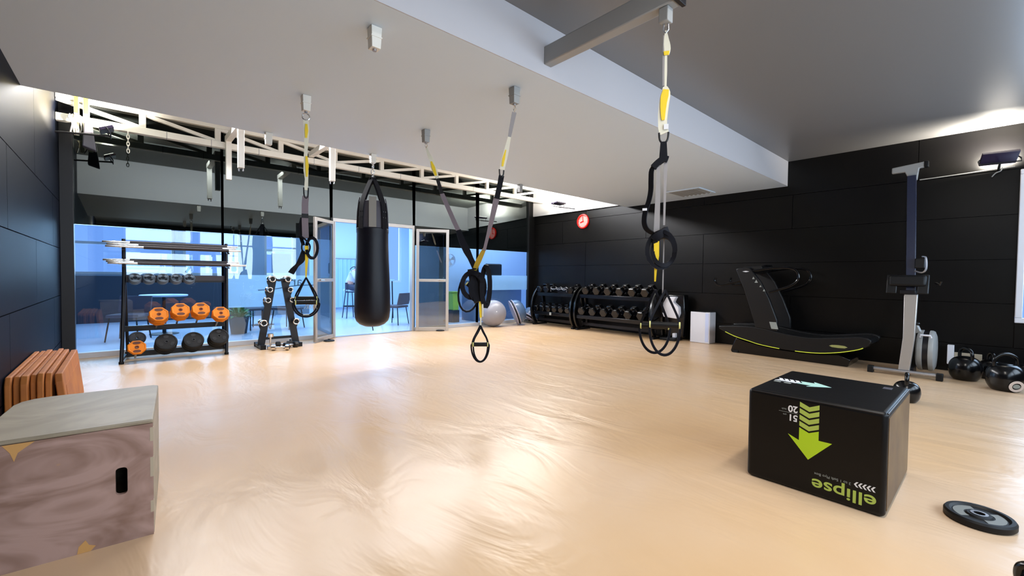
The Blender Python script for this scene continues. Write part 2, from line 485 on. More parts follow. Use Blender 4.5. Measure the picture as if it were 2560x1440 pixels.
struct(panel_wall(XL, 1, YB, YG + 0.1, [0.26, 0.84, 1.43, 2.02], [[3.2, 5.9], [1.8, 4.6, 7.2]], 3.42).build('wall_left', M['panel_left'], smooth=False))
struct(panel_wall(XR, -1, YB, YG + 0.1, [0.36, 0.88, 1.41, 1.94, 2.47], [[0.76, 3.6, 6.3], [2.2, 4.77, 7.0], [0.76, 3.6, 6.3]], 3.42,
                  hole=(-1.45, -0.125, 0.66, 2.46)).build('wall_right', M['panel'], smooth=False))
struct(MB().box(7.80, 7.829, 5.222, YG + 0.03, 2.665, ZC - 0.001).build('trim_5', M['fascia'], smooth=False))
# rear wall with windows
RH = [(0.0, 1.7, 0.9, 2.55), (1.85, 3.55, 0.9, 2.55), (3.7, 5.4, 0.9, 2.55), (5.55, 7.25, 0.9, 2.55)]
struct(wall_y(MB(), XL, XR, YB - 0.2, YB, 0, 3.6, RH).build('wall_rear', M['panel'], smooth=False))
wn = 1
def window_frame_y(x0, x1, z0, z1, y, t=0.05, cross=None, m='aluminium'):
    global wn
    r = bpy.data.objects.new('window_%d' % wn, None); COL.objects.link(r); r.location = ((x0 + x1) / 2, y, z0); struct(r); wn += 1
    mb = MB(r.location)
    mb.box(x0, x1, y - 0.03, y + 0.03, z0, z0 + t).box(x0, x1, y - 0.03, y + 0.03, z1 - t, z1)
    mb.box(x0, x0 + t, y - 0.03, y + 0.03, z0 + t, z1 - t).box(x1 - t, x1, y - 0.03, y + 0.03, z0 + t, z1 - t)
    if cross is not None: mb.box(x0 + t, x1 - t, y - 0.02, y + 0.02, cross - t / 2, cross + t / 2)
    mb.build('frame', M[m], r, bevel=0.004)
    MB(r.location).box(x0 + t, x1 - t, y - 0.004, y + 0.004, z0 + t, z1 - t).build('pane', M['glass'], r, smooth=False)
    return r
for h in RH: window_frame_y(h[0], h[1], h[2], h[3], YB - 0.08, cross=2.1)
# side window, seen as the pale strip at the photo's right edge
r = bpy.data.objects.new('window_%d' % wn, None); COL.objects.link(r); r.location = (XR, -0.79, 0.66); struct(r); wn += 1
mb = MB(r.location)
for (a, b, c, d) in ((-1.45, -0.125, 0.66, 0.72), (-1.45, -0.125, 2.40, 2.46), (-1.45, -1.39, 0.72, 2.40), (-0.185, -0.125, 0.72, 2.40)):
    mb.box(XR - 0.03, XR + 0.06, a, b, c, d)
mb.build('frame', M['white'], r, bevel=0.008)
MB(r.location).box(XR + 0.02, XR + 0.028, -1.39, -0.185, 0.72, 2.40).build('pane', M['glass'], r, smooth=False)

# corner post where the left wall meets the glass
struct(MB().box(XL, -0.475, YG - 0.10, YG + 0.05, 0, ZC).build('trim_1', M['black_trim'], bevel=0.004))
struct(MB().box(7.665, XR, YG - 0.03, YG + 0.05, 0, ZC).build('trim_2', M['panel']))

struct(MB().box(XL, XR - 0.021, 2.272, 2.279, ZL, ZH - 0.001).build('trim_6', M['step_paint'], smooth=False))
struct(MB().box(XL + 0.001, XR - 0.05, 5.221, 5.227, ZL, ZC - 0.001).build('trim_7', M['fascia'], smooth=False))
# ---------------------------------------------------------------- glass partition
BX = [-0.50, 1.14, 2.78, 4.43, 6.06, 7.665]
ZS = 1.755
for i in range(5):
    x0, x1 = BX[i], BX[i + 1]
    r = bpy.data.objects.new('window_%d' % wn, None); COL.objects.link(r); r.location = ((x0 + x1) / 2, YG, 0); struct(r); wn += 1
    L = r.location
    if i != 2:
        MB(L).box(x0, x1, YG - 0.05, YG + 0.05, 0, 0.075).build('sill', M['sill'], r, bevel=0.004)
        MB(L).box(x0 + 0.012, x1 - 0.012, YG - 0.004, YG + 0.004, 0.075, ZS - 0.01).build('pane', M['glass'], r, smooth=False)
        zb = ZS
    else:
        zb = 2.155
    sp = MB(L)                                   # the dark glass leans about a degree out of the room at the top
    ln = 0.0185 * (ZC - zb)
    sp.prismX([(YG - 0.004, zb), (YG + 0.03, zb), (YG + 0.03 + ln, ZC), (YG - 0.004 + ln, ZC)], x0 + 0.006, x1 - 0.006)
    sp.build('spandrel', M['spandrel'], r, smooth=False)
    g = MB(L)
    for xm in (x0, x1):
        g.box(xm - 0.012, xm + 0.012, YG - 0.034, YG + 0.03, 0.0 if i != 2 else zb, ZC)
    g.build('mullion', M['black_trim'], r)
    if i == 1:
        f = MB(L).box(x0 + 0.02, x1 - 0.02, YG + 0.006, YG + 0.0075, 0.60, 1.115).build('frosted_film', M['film'], r, smooth=False)
        loc = Vector((2.14, YG + 0.0045, 1.01)) - Vector(L)
        mt = Matrix.Translation(loc) @ Matrix.Rotation(PI, 4, 'Z') @ Matrix.Rotation(PI / 2, 4, 'X')
        text_obj('lettering', 'aro', 0.22, mt, M['film_text'], f, extrude=0.0006)
        sw = smoothpts([(1.62, YG + 0.0048, 0.87), (1.85, YG + 0.0048, 0.885), (2.15, YG + 0.0048, 0.935), (2.42, YG + 0.0048, 0.95), (2.55, YG + 0.0048, 0.93)], 6)
        MB(L).ribbon(sw, 0.014, (0, 0, 1), 0.001).build('swoosh', M['film_text'], f, smooth=False)
    if i == 4:
        MB(L).box(x0 + 0.02, x1 - 0.02, YG + 0.006, YG + 0.0075, 0.81, 1.16).build('frosted_film', M['film'], r, smooth=False)

# door frame
r = struct(bpy.data.objects.new('door_frame', None)); COL.objects.link(r); r.location = (3.605, YG, 0); r.name = 'trim_3'
mb = MB(r.location).box(2.792, 4.418, YG - 0.05, YG + 0.05, 2.085, 2.150)
mb.box(2.792, 2.84, YG - 0.05, YG + 0.05, 0, 2.085).box(4.37, 4.418, YG - 0.05, YG + 0.05, 0, 2.085)
mb.build('jamb', M['aluminium'], r, bevel=0.004)
MB(r.location).box(2.84, 4.37, YG - 0.045, YG + 0.05, 0.0005, 0.012).build('threshold', M['steel'], r)

def door_leaf(n, hx, hy, ex, ey):
    w = math.hypot(ex - hx, ey - hy); a = math.atan2(ey - hy, ex - hx)
    r = bpy.data.objects.new('door_%d' % n, None); COL.objects.link(r); struct(r)
    r.location = (hx, hy, 0.012); r.rotation_euler = (0, 0, a)
    t = 0.022; H = 2.07; s = 0.058
    mb = MB().box(0, s, -t, t, 0, H).box(w - s, w, -t, t, 0, H).box(s, w - s, -t, t, 0, 0.07).box(s, w - s, -t, t, H - s, H)
    mb.box(s, w - s, -t, t, 1.00, 1.055)
    mb.build('frame', M['aluminium'], r, bevel=0.004)
    MB().box(s, w - s, -0.004, 0.004, 0.07, 1.0).build('pane', M['glass_door'], r, smooth=False)
    MB().box(s, w - s, -0.004, 0.004, 1.055, H - s).build('pane', M['glass_door'], r, smooth=False)
    for sg in (-1, 1):
        MB().tube([(w - 0.09, sg * 0.022, 1.03), (w - 0.09, sg * 0.06, 1.03), (w - 0.20, sg * 0.06, 1.03), (w - 0.20, sg * 0.022, 1.03)], 0.009, 8).build('handle', M['chrome'], r)
    return r
door_leaf(1, 2.80, 7.925, 2.335, 7.50)
door_leaf(2, 4.44, 7.915, 5.00, 7.57)

# ---------------------------------------------------------------- cafe beyond the glass
CY = 13.3
struct(MB().box(-4.0, 10.5, YG + 0.04, CY + 0.2, -0.12, 0.0).build('floor', M['cafe_floor'], smooth=False))
struct(MB().box(-4.0, 10.5, YG + 0.1, CY + 0.2, 3.25, 3.6).build('ceiling', M['cafe_wall'], smooth=False))
CH = [(-3.6, -1.1, 1.08, 2.9), (-0.85, 0.92, 1.08, 2.9), (1.08, 2.30, 1.08, 2.9), (2.85, 3.62, 0.95, 2.9), (6.0, 6.9, 0.9, 2.9)]
struct(wall_y(MB(), -4.0, 4.0, CY, CY + 0.2, 0, 3.6, CH[:4]).build('wall_cafe_far', mat('cafe_grey_wall', srgb(118, 130, 142), 0.6), smooth=False))
struct(wall_y(MB(), 4.0, 10.5, CY, CY + 0.2, 0, 3.6, CH[4:]).build('wall_cafe_far', M['cafe_wall'], smooth=False))
struct(MB().box(-4.2, -4.0, YG, CY + 0.2, 0, 3.6).build('wall_cafe_left', M['cafe_wall'], smooth=False))
struct(MB().box(10.5, 10.7, YG, CY + 0.2, 0, 3.6).build('wall_cafe_right', M['cafe_wall'], smooth=False))
struct(MB().box(-4.0, 2.2, CY - 0.05, CY - 0.001, 0, 1.05).build('trim_4', M['cafe_dark'], smooth=False))
struct(MB().box(5.35, 5.47, YG + 0.5, 9.9, 0, 3.25).build('wall_cafe_screen', M['cafe_wall'], smooth=False))
struct(MB().box(5.47, 10.5, 9.8, 9.9, 0, 3.25).build('wall_cafe_screen', M['cafe_wall'], smooth=False))
for h in CH[:4]:
    window_frame_y(h[0], h[1], h[2], h[3], CY + 0.06, t=0.06, cross=1.78, m='grey_steel')
window_frame_y(CH[4][0], CH[4][1], CH[4][2], CH[4][3], CY + 0.06, t=0.06, m='white')

# ================================================================== ROOF TRUSS AND CEILING HARDWARE
TX = [-0.62, 0.20, 1.03, 1.86, 2.70, 3.54, 4.37, 5.19, 6.00, 6.83, 7.66]
t = thing('roof_truss', (3.55, 7.60, 3.0), 'long cream steel lattice truss running above the glass partition', 'truss')
L = t.location
MB(L).box(XL + 0.003, XR - 0.025, 7.555, 7.645, 2.955, 3.045).build('bottom_chord', M['white_steel'], t, bevel=0.006)
MB(L).box(XL + 0.003, XR - 0.025, 7.565, 7.635, 3.225, 3.285).build('top_chord', M['white_steel'], t, bevel=0.006)
for x in TX[1:-1]:
    MB(L).box(x - 0.035, x + 0.035, 7.57, 7.63, 3.045, 3.225).build('upright', M['white_steel'], t)
for i in range(len(TX) - 1):
    a, b = TX[i] + 0.03, TX[i + 1] - 0.03
    za, zb = (3.22, 3.05) if i < 4 else (3.05, 3.22)
    MB(L).bar((a, 7.6, za), (b, 7.6, zb), 0.045, 0.045).build('diagonal', M['white_steel'], t)
for i, x in enumerate([0.45, 0.95, 1.55, 2.35, 3.1, 3.9, 4.8, 5.6, 6.4]):
    MB(L).box(x - 0.004, x + 0.004, 7.553, 7.647, 2.953, 3.047).build('joint', M['grey_steel'], t)

def hook(mb, c, side=(1, 0, 0), r=0.028):
    s = Vector(side).normalized(); c = Vector(c)
    pts = [c + s * (r * math.cos(a)) + Vector((0, 0, r * math.sin(a) - r)) for a in [math.radians(k) for k in range(-35, 216, 25)]]
    mb.tube(pts, 0.008, 8); return mb

# hanging arms
def drop_bracket(x, y, label, far):
    t = thing('ceiling_bracket', (x, y, 3.1), label, 'bracket', 'steel hanging arms fixed to the truss')
    L = t.location
    MB(L).box(x - 0.04, x + 0.04, y - 0.035, 7.553, 3.05, 3.13).build('arm', M['white_steel'], t, bevel=0.004)
    MB(L).box(x - 0.035, x + 0.035, y - 0.036, y + 0.034, 2.51, 3.049).build('post', M['white_steel'], t, bevel=0.004)
    hook(MB(L), (x, y, 2.515), (0.8, -0.6, 0)).build('hook', M['steel'], t)
    if far:
        MB(L).box(x - 0.035, x + 0.035, 7.48, 7.55, 2.50, 3.049).build('post', M['white_steel'], t, bevel=0.004)
drop_bracket(1.15, 6.62, 'cream steel arm with two drop posts, near the weight rack', True)
drop_bracket(2.30, 6.58, 'cream steel arm with one drop post, left of the punching bag', False)

# small ceiling anchors
def anchor(x, y, label, m='white_steel', h=0.125, mirror_hook=True):
    t = thing('ceiling_anchor', (x, y, ZL), label, 'ceiling bracket', 'steel anchor blocks under the lower ceiling')
    L = t.location
    a = 0.033; b = 0.028
    mb = MB(L); z0 = ZL - h
    vs = [(x + i * (a if k else b), y + j * (a if k else b), ZL - 0.001 if k else z0) for k in (0, 1) for i, j in ((-1, -1), (1, -1), (1, 1), (-1, 1))]
    mb.add(vs, [(3, 2, 1, 0), (4, 5, 6, 7), (0, 1, 5, 4), (1, 2, 6, 5), (2, 3, 7, 6), (3, 0, 4, 7)])
    mb.build('block', M[m], t, bevel=0.003)
    MB(L).box(x - 0.034, x + 0.034, y - 0.034, y + 0.034, ZL - h * 0.52, ZL - h * 0.46).build('bolt_rib', M[m], t)
    if mirror_hook: MB(L).cyl((x, y, z0 - 0.012), (x, y, z0), 0.012, 12).build('eye', M['steel'], t)
    return t
anchor(1.139, 3.87, 'white anchor block above the straps left of the punching bag', 'white_steel')
anchor(2.300, 3.92, 'grey anchor block over the left end of the slung strap pair', 'grey_steel')
anchor(2.295, 2.57, 'grey anchor block over the right end of the slung strap pair', 'grey_steel')
anchor(1.132, 2.53, 'white anchor block with nothing hanging, nearest to the viewer', 'white_steel')
anchor(1.145, 5.15, 'white anchor block at the ceiling edge beside the cream arm', 'white_steel', mirror_hook=False)
anchor(4.75, 5.16, 'small grey anchor block in front of the glaring cove lamp', 'grey_steel', mirror_hook=False)
anchor(2.286, 5.15, 'white anchor block carrying the punching bag chain', 'white_steel', h=0.11)

# box section beam under the high ceiling
t = thing('ceiling_beam', (2.355, 1.8, 2.70), 'grey box-section steel beam jutting from the ceiling step toward the viewer', 'beam')
L = t.location
MB(L).box(2.315, 2.395, 1.262, 2.279, 2.70, 2.83).build('bar', M['grey_steel'], t, bevel=0.008)
MB(L).box(2.30, 2.41, 1.235, 1.26, 2.695, 2.999).build('end_plate', M['black_metal'], t, bevel=0.003)
MB(L).box(2.325, 2.385, 1.30, 1.36, 2.615, 2.699).build('drop_block', M['grey_steel'], t, bevel=0.006)

# ceiling air vent
t = thing('air_vent', (7.22, 3.56, ZL), 'square slatted air vent in the low ceiling near the dark wall', 'vent')
L = t.location
mb = MB(L)
for (a, b, c, d) in ((6.92, 7.52, 3.26, 3.30), (6.92, 7.52, 3.82, 3.86), (6.92, 6.96, 3.30, 3.82), (7.48, 7.52, 3.30, 3.82)):
    mb.box(a, b, c, d, ZL - 0.016, ZL - 0.001)
mb.build('frame', M['ceiling'], t, bevel=0.003)
mb = MB(L)
for k in range(7):
    y = 3.34 + k * 0.074
    mb.bar((6.96, y, ZL - 0.010), (7.48, y, ZL - 0.010), 0.045, 0.004, hint=(0, 0.5, 0.85))
mb.build('slats', M['grey_steel'], t)

# ================================================================== FLOODLIGHTS
def floodlight(name, loc, direction, label, power, col, size, mount):
    t = thing('floodlight', loc, label, 'lamp', 'wall floodlights pointing at the ceiling')
    d = Vector(direction).normalized()
    u, v, a = frame_from(d, (0, 0, 1))
    R = Matrix((v, u, a)).transposed()
    MB().obox(a * -0.02, size, size * 0.62, 0.035, R).build('housing', M['purple_black'], t, bevel=0.006)
    e = mat('floodlight_lens', (1, 1, 1, 1), 0.4, emit=((1.0, 0.95, 0.84, 1), 12.0))
    MB().obox(a * 0.001, size * 0.88, size * 0.5, 0.004, R).build('lens', e, t)
    MB().tube([v * (size / 2) - a * 0.02, v * (size / 2 + 0.02) - a * 0.05, v * (size / 2 + 0.02) - a * 0.10, -a * 0.10, -v * (size / 2 + 0.02) - a * 0.10, -v * (size / 2 + 0.02) - a * 0.05, -v * (size / 2) - a * 0.02], 0.007, 8).build('yoke', M['black_metal'], t)
    MB().cyl(-a * 0.10, Vector(mount) - Vector(loc), 0.012, 10).build('mounting_rod', M['black_metal'], t)
    l = bpy.data.lights.new(name, 'AREA'); l.shape = 'RECTANGLE'; l.size = size * 0.85; l.size_y = size * 0.48
    l.energy = power; l.color = col
    o = bpy.data.objects.new(name, l); COL.objects.link(o); o.parent = t
    o.location = a * 0.012
    o.rotation_euler = R.to_euler() if False else Matrix((v, u, -a)).transposed().to_euler() if False else d.to_track_quat('-Z', 'Y').to_euler()
    return t
WARM = (1.0, 0.93, 0.80)
floodlight('flood_right', (7.62, 0.05, 2.60), (0.55, 0.12, 0.85), 'dark floodlight high on the wall at the far right, tilted upward', 60, WARM, 0.30, (7.828, 0.05, 2.47))
floodlight('flood_left', (-0.36, 0.2, 2.55), (-0.25, 0.0, 1.0), 'dark floodlight high on the left wall behind the viewer', 60, WARM, 0.30, (-0.578, 0.2, 2.45))
floodlight('flood_cove_left', (-0.15, 7.25, 2.88), (-0.45, 0.0, 0.9), 'floodlight glaring in the left corner above the truss', 55, WARM, 0.22, (-0.578, 7.25, 2.74))
floodlight('flood_cove_right', (7.25, 6.6, 2.80), (0.0, 0.1, 1.0), 'floodlight glaring in the far right corner above the clock wall', 150, WARM, 0.30, (7.828, 6.6, 2.72))

# ================================================================== PUNCHING BAG
bx, by = 2.286, 5.15
t = thing('punching_bag', (bx, by, 0.50), 'black and grey punching bag hanging before the open doorway', 'punching bag')
L = t.location
prof = [(0.02, 0.502), (0.09, 0.508), (0.15, 0.535), (0.19, 0.575), (0.205, 0.62), (0.213, 0.70), (0.212, 0.90), (0.205, 1.10), (0.195, 1.30), (0.188, 1.50), (0.186, 1.64), (0.190, 1.66), (0.190, 1.70), (0.186, 1.705)]
MB(L).lathe([(r_, z - 0) for r_, z in prof], (bx, by, 0), n=40).build('body', M['dark_navy'], t)
prof = [(0.184, 1.706), (0.181, 1.80), (0.172, 1.92), (0.160, 2.02), (0.150, 2.035), (0.12, 2.04)]
MB(L).lathe(prof, (bx, by, 0), n=8, a0=PI / 8).build('top_panel', M['grey_vinyl'], t, bevel=0.006)
for k in range(4):
    a = math.radians(21) + k * PI / 2
    n = Vector((math.cos(a), math.sin(a), 0)); sd = Vector((-math.sin(a), math.cos(a), 0)); c = Vector((bx, by, 0))
    pts = [c + n * 0.190 + Vector((0, 0, 1.69)), c + n * 0.188 + Vector((0, 0, 1.80)), c + n * 0.178 + Vector((0, 0, 1.95)), c + n * 0.155 + Vector((0, 0, 2.05)), c + n * 0.095 + Vector((0, 0, 2.18)), c + n * 0.03 + Vector((0, 0, 2.30)), c + n * 0.010 + Vector((0, 0, 2.33))]
    o = MB(L).ribbon(smoothpts(pts, 4), 0.072, sd, 0.008).build('hanging_strap', M['web_black'], t)
    for dz in (1.83, 1.90):
        for ds in (-0.017, 0.017):
            p = c + n * 0.186 + sd * ds + Vector((0, 0, dz)); MB(L).cyl(p, p + n * 0.008, 0.006, 8).build('rivet', M['chrome'], o)
for k in range(4):
    a = math.radians(66) + k * PI / 2
    n = Vector((math.cos(a), math.sin(a), 0)); sd = Vector((-math.sin(a), math.cos(a), 0)); c = Vector((bx, by, 0))
    MB(L).ribbon([c + n * 0.184 + Vector((0, 0, 1.71)), c + n * 0.176 + Vector((0, 0, 1.9)), c + n * 0.160 + Vector((0, 0, 2.03)), c + n * 0.148 + Vector((0, 0, 2.075))], 0.085, sd, 0.010).build('top_flap', M['light_vinyl' if k == 2 else 'grey_vinyl'], t)
def chain(mb, c, z0, z1, r=0.016, th=0.0045, n=None):
    n = n or max(1, round((z1 - z0) / (r * 2.6)))
    st = (z1 - z0) / n
    for i in range(n):
        zc = z0 + st * (i + 0.5); hh = st / 2 + th * 1.2
        ax = Vector((1, 0, 0)) if i % 2 else Vector((0, 1, 0))
        pts = [Vector(c) + ax * (r * 0.62 * math.cos(a)) + Vector((0, 0, zc + hh * math.sin(a))) for a in [2 * PI * k / 12 for k in range(12)]]
        mb.tube(pts, th, 6, closed=True)
    return mb
chain(MB(L), (bx, by, 0), 2.31, 2.492, 0.03, 0.006, 3).build('chain', M['chrome'], t)
MB(L).tube([(bx, by, 0.503), (bx + 0.006, by, 0.48), (bx + 0.01, by, 0.45)], 0.006, 6).build('pull_tab', M['web_black'], t)

# ================================================================== SUSPENSION TRAINERS
def handle_set(L, t, c, side, z_apex, z_grip, z_bot, hw, fw, swing=0.0, th=0.012):
    """triangle webbing + foam grip + foot loop; returns the cradle part"""
    s = Vector(side).normalized(); n = s.cross(Vector((0, 0, 1))); c = Vector((c[0], c[1], 0))
    Z = lambda z: Vector((0, 0, z))
    sw = n * swing
    for sg in (-1, 1):
        pts = [c + Z(z_apex), c + s * sg * hw * 0.35 + Z(z_apex - (z_apex - z_grip) * 0.3) + sw * 0.3, c + s * sg * hw * 0.85 + Z(z_grip + 0.05) + sw * 0.8, c + s * sg * (hw + 0.004) + Z(z_grip) + sw]
        cr = MB(L).ribbon(smoothpts(pts, 4), 0.020, n, 0.013).build('cradle_strap', M['web_black'], t)
    g = MB(L).cyl(c + s * -hw * 0.95 + Z(z_grip) + sw, c + s * hw * 0.95 + Z(z_grip) + sw, 0.017, 18).build('grip', M['black_rubber'], t)
    for sg in (-1, 1): MB(L).cyl(c + s * sg * hw * 0.95 + Z(z_grip) + sw, c + s * sg * (hw * 0.95 + 0.008) + Z(z_grip) + sw, 0.021, 18).build('grip_ring', M['yellow'], g)
    pts = []
    for k in range(9):
        a = PI * k / 8
        pts.append(c + s * (-math.cos(a) * fw) + Z(z_grip - 0.01 - (z_grip - z_bot) * math.sin(a)) + sw * (1 - 0.3 * math.sin(a)))
    pts = [c - s * hw + Z(z_grip) + sw] + pts[0:] + [c + s * hw + Z(z_grip) + sw]
    MB(L).ribbon(smoothpts(pts, 3), 0.024, n, 0.013).build('foot_loop', M['web_black'], t)
    return cr
def side_of(x, y):
    d = Vector((x, y, 0)).normalized(); return Vector((d.y, -d.x, 0))
def ring_loop(L, t, c, side, zc, rx, rz, w, name='strap_loop', m='web_black', tilt=0.0, off=0.0, th=0.022):
    s = Vector(side); n = s.cross(Vector((0, 0, 1)))
    pts = [Vector((c[0], c[1], zc)) + s * (rx * math.cos(a) + off) + Vector((0, 0, rz * math.sin(a) + tilt * math.cos(a))) + n * (0.02 * math.sin(2 * a)) for a in [2 * PI * k / 20 for k in range(21)]]
    return MB(L).ribbon(pts, w, n, th).build(name, M[m], t)
def buckle(L, t, c, side, z0, z1, w, m='black_metal'):
    s = Vector(side); n = s.cross(Vector((0, 0, 1))); c = Vector((c[0], c[1], 0)); Z = lambda z: Vector((0, 0, z))
    pts = [c - s * w / 2 + Z(z1), c - s * w * 0.42 + Z(z0 + 0.02), c - s * w * 0.15 + Z(z0), c + s * w * 0.15 + Z(z0), c + s * w * 0.42 + Z(z0 + 0.02), c + s * w / 2 + Z(z1)]
    return MB(L).tube(smoothpts(pts, 3), 0.006, 8).build('carabiner', M[m], t)

# --- trainer hanging left of the bag
x, y = 1.139, 3.87
S = side_of(x, y); N = S.cross(Vector((0, 0, 1)))
t = thing('suspension_trainer', (x, y, 0.79), 'strap trainer hanging straight down between the small rack and the punching bag', 'suspension trainer', 'suspension trainers hanging from the ceiling')
L = t.location
P = lambda ds, z, dn=0.0: Vector((x, y, z)) + S * ds - N * dn
ringp = [P(0.028 * math.cos(a), 2.445 + 0.028 * math.sin(a)) for a in [2 * PI * k / 14 for k in range(14)]]
MB(L).tube(ringp, 0.005, 8, closed=True).build('hanging_ring', M['chrome'], t)
MB(L).ribbon([P(0, 2.42), P(0.004, 2.36), P(0.004, 2.28), P(0, 2.18)], [0.04, 0.042, 0.036, 0.026], S, 0.006).build('anchor_webbing', M['web_white'], t)
MB(L).ribbon([P(0.003, 2.385, -0.006), P(0.004, 2.33, -0.007), P(0.001, 2.27, -0.007)], [0.016, 0.026, 0.014], S, 0.004).build('yellow_stripe', M['web_yellow'], t)
MB(L).ribbon([P(0, 2.18), P(-0.003, 2.10), P(0.0, 2.00), P(0.004, 1.93), P(0.0, 1.84)], [0.026, 0.030, 0.038, 0.026, 0.03], S, 0.006).build('anchor_webbing', M['web_white'], t)
MB(L).ribbon([P(0.004, 2.12, -0.006), P(0.008, 2.04, -0.007), P(0.006, 1.95, -0.007)], [0.016, 0.026, 0.012], S, 0.004).build('yellow_stripe', M['web_yellow'], t)
buckle(L, t, (x, y), S, 1.775, 1.86, 0.034)
MB(L).ribbon([P(-0.003, 1.79), P(-0.008, 1.72), P(-0.008, 1.58), P(-0.004, 1.44)], 0.050, S, 0.006).build('main_strap', M['web_mauve'], t)
MB(L).obox(P(-0.008, 1.625), 0.052, 0.016, 0.035, Matrix((S, N, Vector((0, 0, 1)))).transposed()).build('buckle', M['black_plastic'], t)
MB(L).ribbon([P(-0.03, 1.61), P(-0.042, 1.55, 0.02), P(-0.04, 1.45, 0.02), P(-0.02, 1.38, 0.01)], 0.028, S, 0.005).build('loose_tail', M['web_black'], t)
MB(L).ribbon(smoothpts([P(-0.035, 1.45), P(0.0, 1.42, -0.02), P(0.03, 1.37, -0.02), P(0.01, 1.31, -0.02), P(-0.03, 1.34), P(-0.03, 1.40)], 4), 0.05, [N] * 21, 0.012).build('rolled_strap', M['web_black'], t)
ring_loop(L, t, (x, y), S, 1.36, 0.042, 0.085, 0.045, off=0.045)
MB(L).ribbon(smoothpts([P(-0.01, 1.33, -0.02), P(-0.04, 1.25, -0.02), P(-0.085, 1.19, 0.0), P(-0.115, 1.145, 0.01)], 4), [0.05] * 13, (S + Vector((0, 0, 0.9))).normalized(), 0.006).build('loose_tail', M['web_black'], t)
MB(L).ribbon([P(0.004, 1.375, -0.03), P(0.006, 1.30, -0.03), P(0.002, 1.22, -0.02), P(-0.002, 1.10, 0)], [0.03, 0.027, 0.020, 0.008], S, 0.004).build('yellow_strap', M['web_yellow'], t)
handle_set(L, t, (x, y), S, 1.11, 0.935, 0.80, 0.082, 0.095, swing=-0.03)
handle_set(L, t, (x, y), S, 1.11, 0.905, 0.795, 0.078, 0.100, swing=0.06)
net = MB(L)
for i in range(4):
    net.bar(P(-0.015 + i * 0.02, 0.925, -0.028), P(0.02 + i * 0.02, 0.85, -0.028), 0.004, 0.002)
    net.bar(P(0.02 + i * 0.02, 0.925, -0.028), P(-0.015 + i * 0.02, 0.85, -0.028), 0.004, 0.002)
net.build('mesh_panel', M['web_white'], t)
MB(L).obox(P(-0.0, 0.802, -0.035), 0.045, 0.004, 0.008, Matrix((S, N, Vector((0, 0, 1)))).transposed()).build('loop_label', M['web_white'], t)

# --- trainer slung between two anchors
t = thing('suspension_trainer', (2.30, 3.05, 0.40), 'pair of straps slung from two ceiling points, meeting in a black bundle in mid air', 'suspension trainer', 'suspension trainers hanging from the ceiling')
L = t.location
def Q(yy, z, dx=0.0): return Vector((2.30 + dx, yy, z))
SX = Vector((0.80, -0.60, 0)).normalized()
MB(L).tube([Q(3.92, 2.478), Q(3.93, 2.455), Q(3.91, 2.43), Q(3.89, 2.455), Q(3.905, 2.478)], 0.004, 6).build('hanging_ring', M['chrome'], t)
MB(L).ribbon(smoothpts([Q(3.905, 2.43), Q(3.86, 2.36), Q(3.82, 2.31), Q(3.76, 2.20), Q(3.69, 2.09)], 3), [0.02, 0.022, 0.028, 0.032, 0.036, 0.04, 0.042, 0.046, 0.048, 0.05, 0.046, 0.036, 0.03], SX, 0.006).build('anchor_webbing', M['web_white'], t)
MB(L).ribbon([Q(3.80, 2.275, -0.007), Q(3.76, 2.21, -0.007), Q(3.71, 2.12, -0.007)], [0.014, 0.034, 0.022], SX, 0.004).build('yellow_stripe', M['web_yellow'], t)
MB(L).ribbon(smoothpts([Q(3.70, 2.10), Q(3.65, 2.00), Q(3.61, 1.93)], 3), 0.034, SX, 0.010).build('carabiner', M['black_metal'], t)
MB(L).ribbon(smoothpts([Q(3.61, 1.93), Q(3.50, 1.78), Q(3.38, 1.62), Q(3.33, 1.56)], 3), 0.042, SX, 0.006).build('main_strap', M['web_mauve'], t)
MB(L).ribbon(smoothpts([Q(3.33, 1.56), Q(3.27, 1.46), Q(3.19, 1.36), Q(3.14, 1.30), Q(3.06, 1.20)], 3), [0.045, 0.05, 0.055, 0.06, 0.062, 0.064, 0.065, 0.06, 0.055, 0.05, 0.05, 0.05, 0.05], SX, 0.007).build('padded_strap', M['web_black'], t)
MB(L).tube([Q(2.57, 2.478), Q(2.585, 2.455), Q(2.575, 2.43), Q(2.56, 2.455), Q(2.565, 2.478)], 0.004, 6).build('hanging_ring', M['chrome'], t)
MB(L).ribbon(smoothpts([Q(2.575, 2.43), Q(2.60, 2.35), Q(2.63, 2.25)], 3), [0.036, 0.036, 0.034, 0.032, 0.03, 0.028, 0.024], SX, 0.006).build('anchor_webbing', M['web_grey'], t)
MB(L).ribbon(smoothpts([Q(2.63, 2.25), Q(2.665, 2.15), Q(2.70, 2.06), Q(2.715, 2.005)], 3), [0.024, 0.028, 0.034, 0.038, 0.042, 0.044, 0.044, 0.042, 0.04, 0.038], SX, 0.006).build('anchor_webbing', M['web_white'], t)
MB(L).ribbon([Q(2.665, 2.155, -0.006), Q(2.69, 2.09, -0.006), Q(2.705, 2.03, -0.006)], [0.008, 0.022, 0.014], SX, 0.004).build('yellow_stripe', M['web_yellow'], t)
buckle(L, t, (2.30, 2.722), SX, 1.95, 2.01, 0.036)
MB(L).ribbon(smoothpts([Q(2.722, 1.96), Q(2.745, 1.88), Q(2.78, 1.78)], 3), 0.044, SX, 0.010).build('carabiner_strap', M['web_black'], t)
MB(L).ribbon(smoothpts([Q(2.78, 1.79), Q(2.84, 1.62), Q(2.89, 1.49), Q(2.94, 1.36)], 3), [0.05, 0.048, 0.045, 0.04, 0.036, 0.032, 0.028, 0.026, 0.026, 0.028], SX, 0.006).build('main_strap', M['web_mauve'], t)
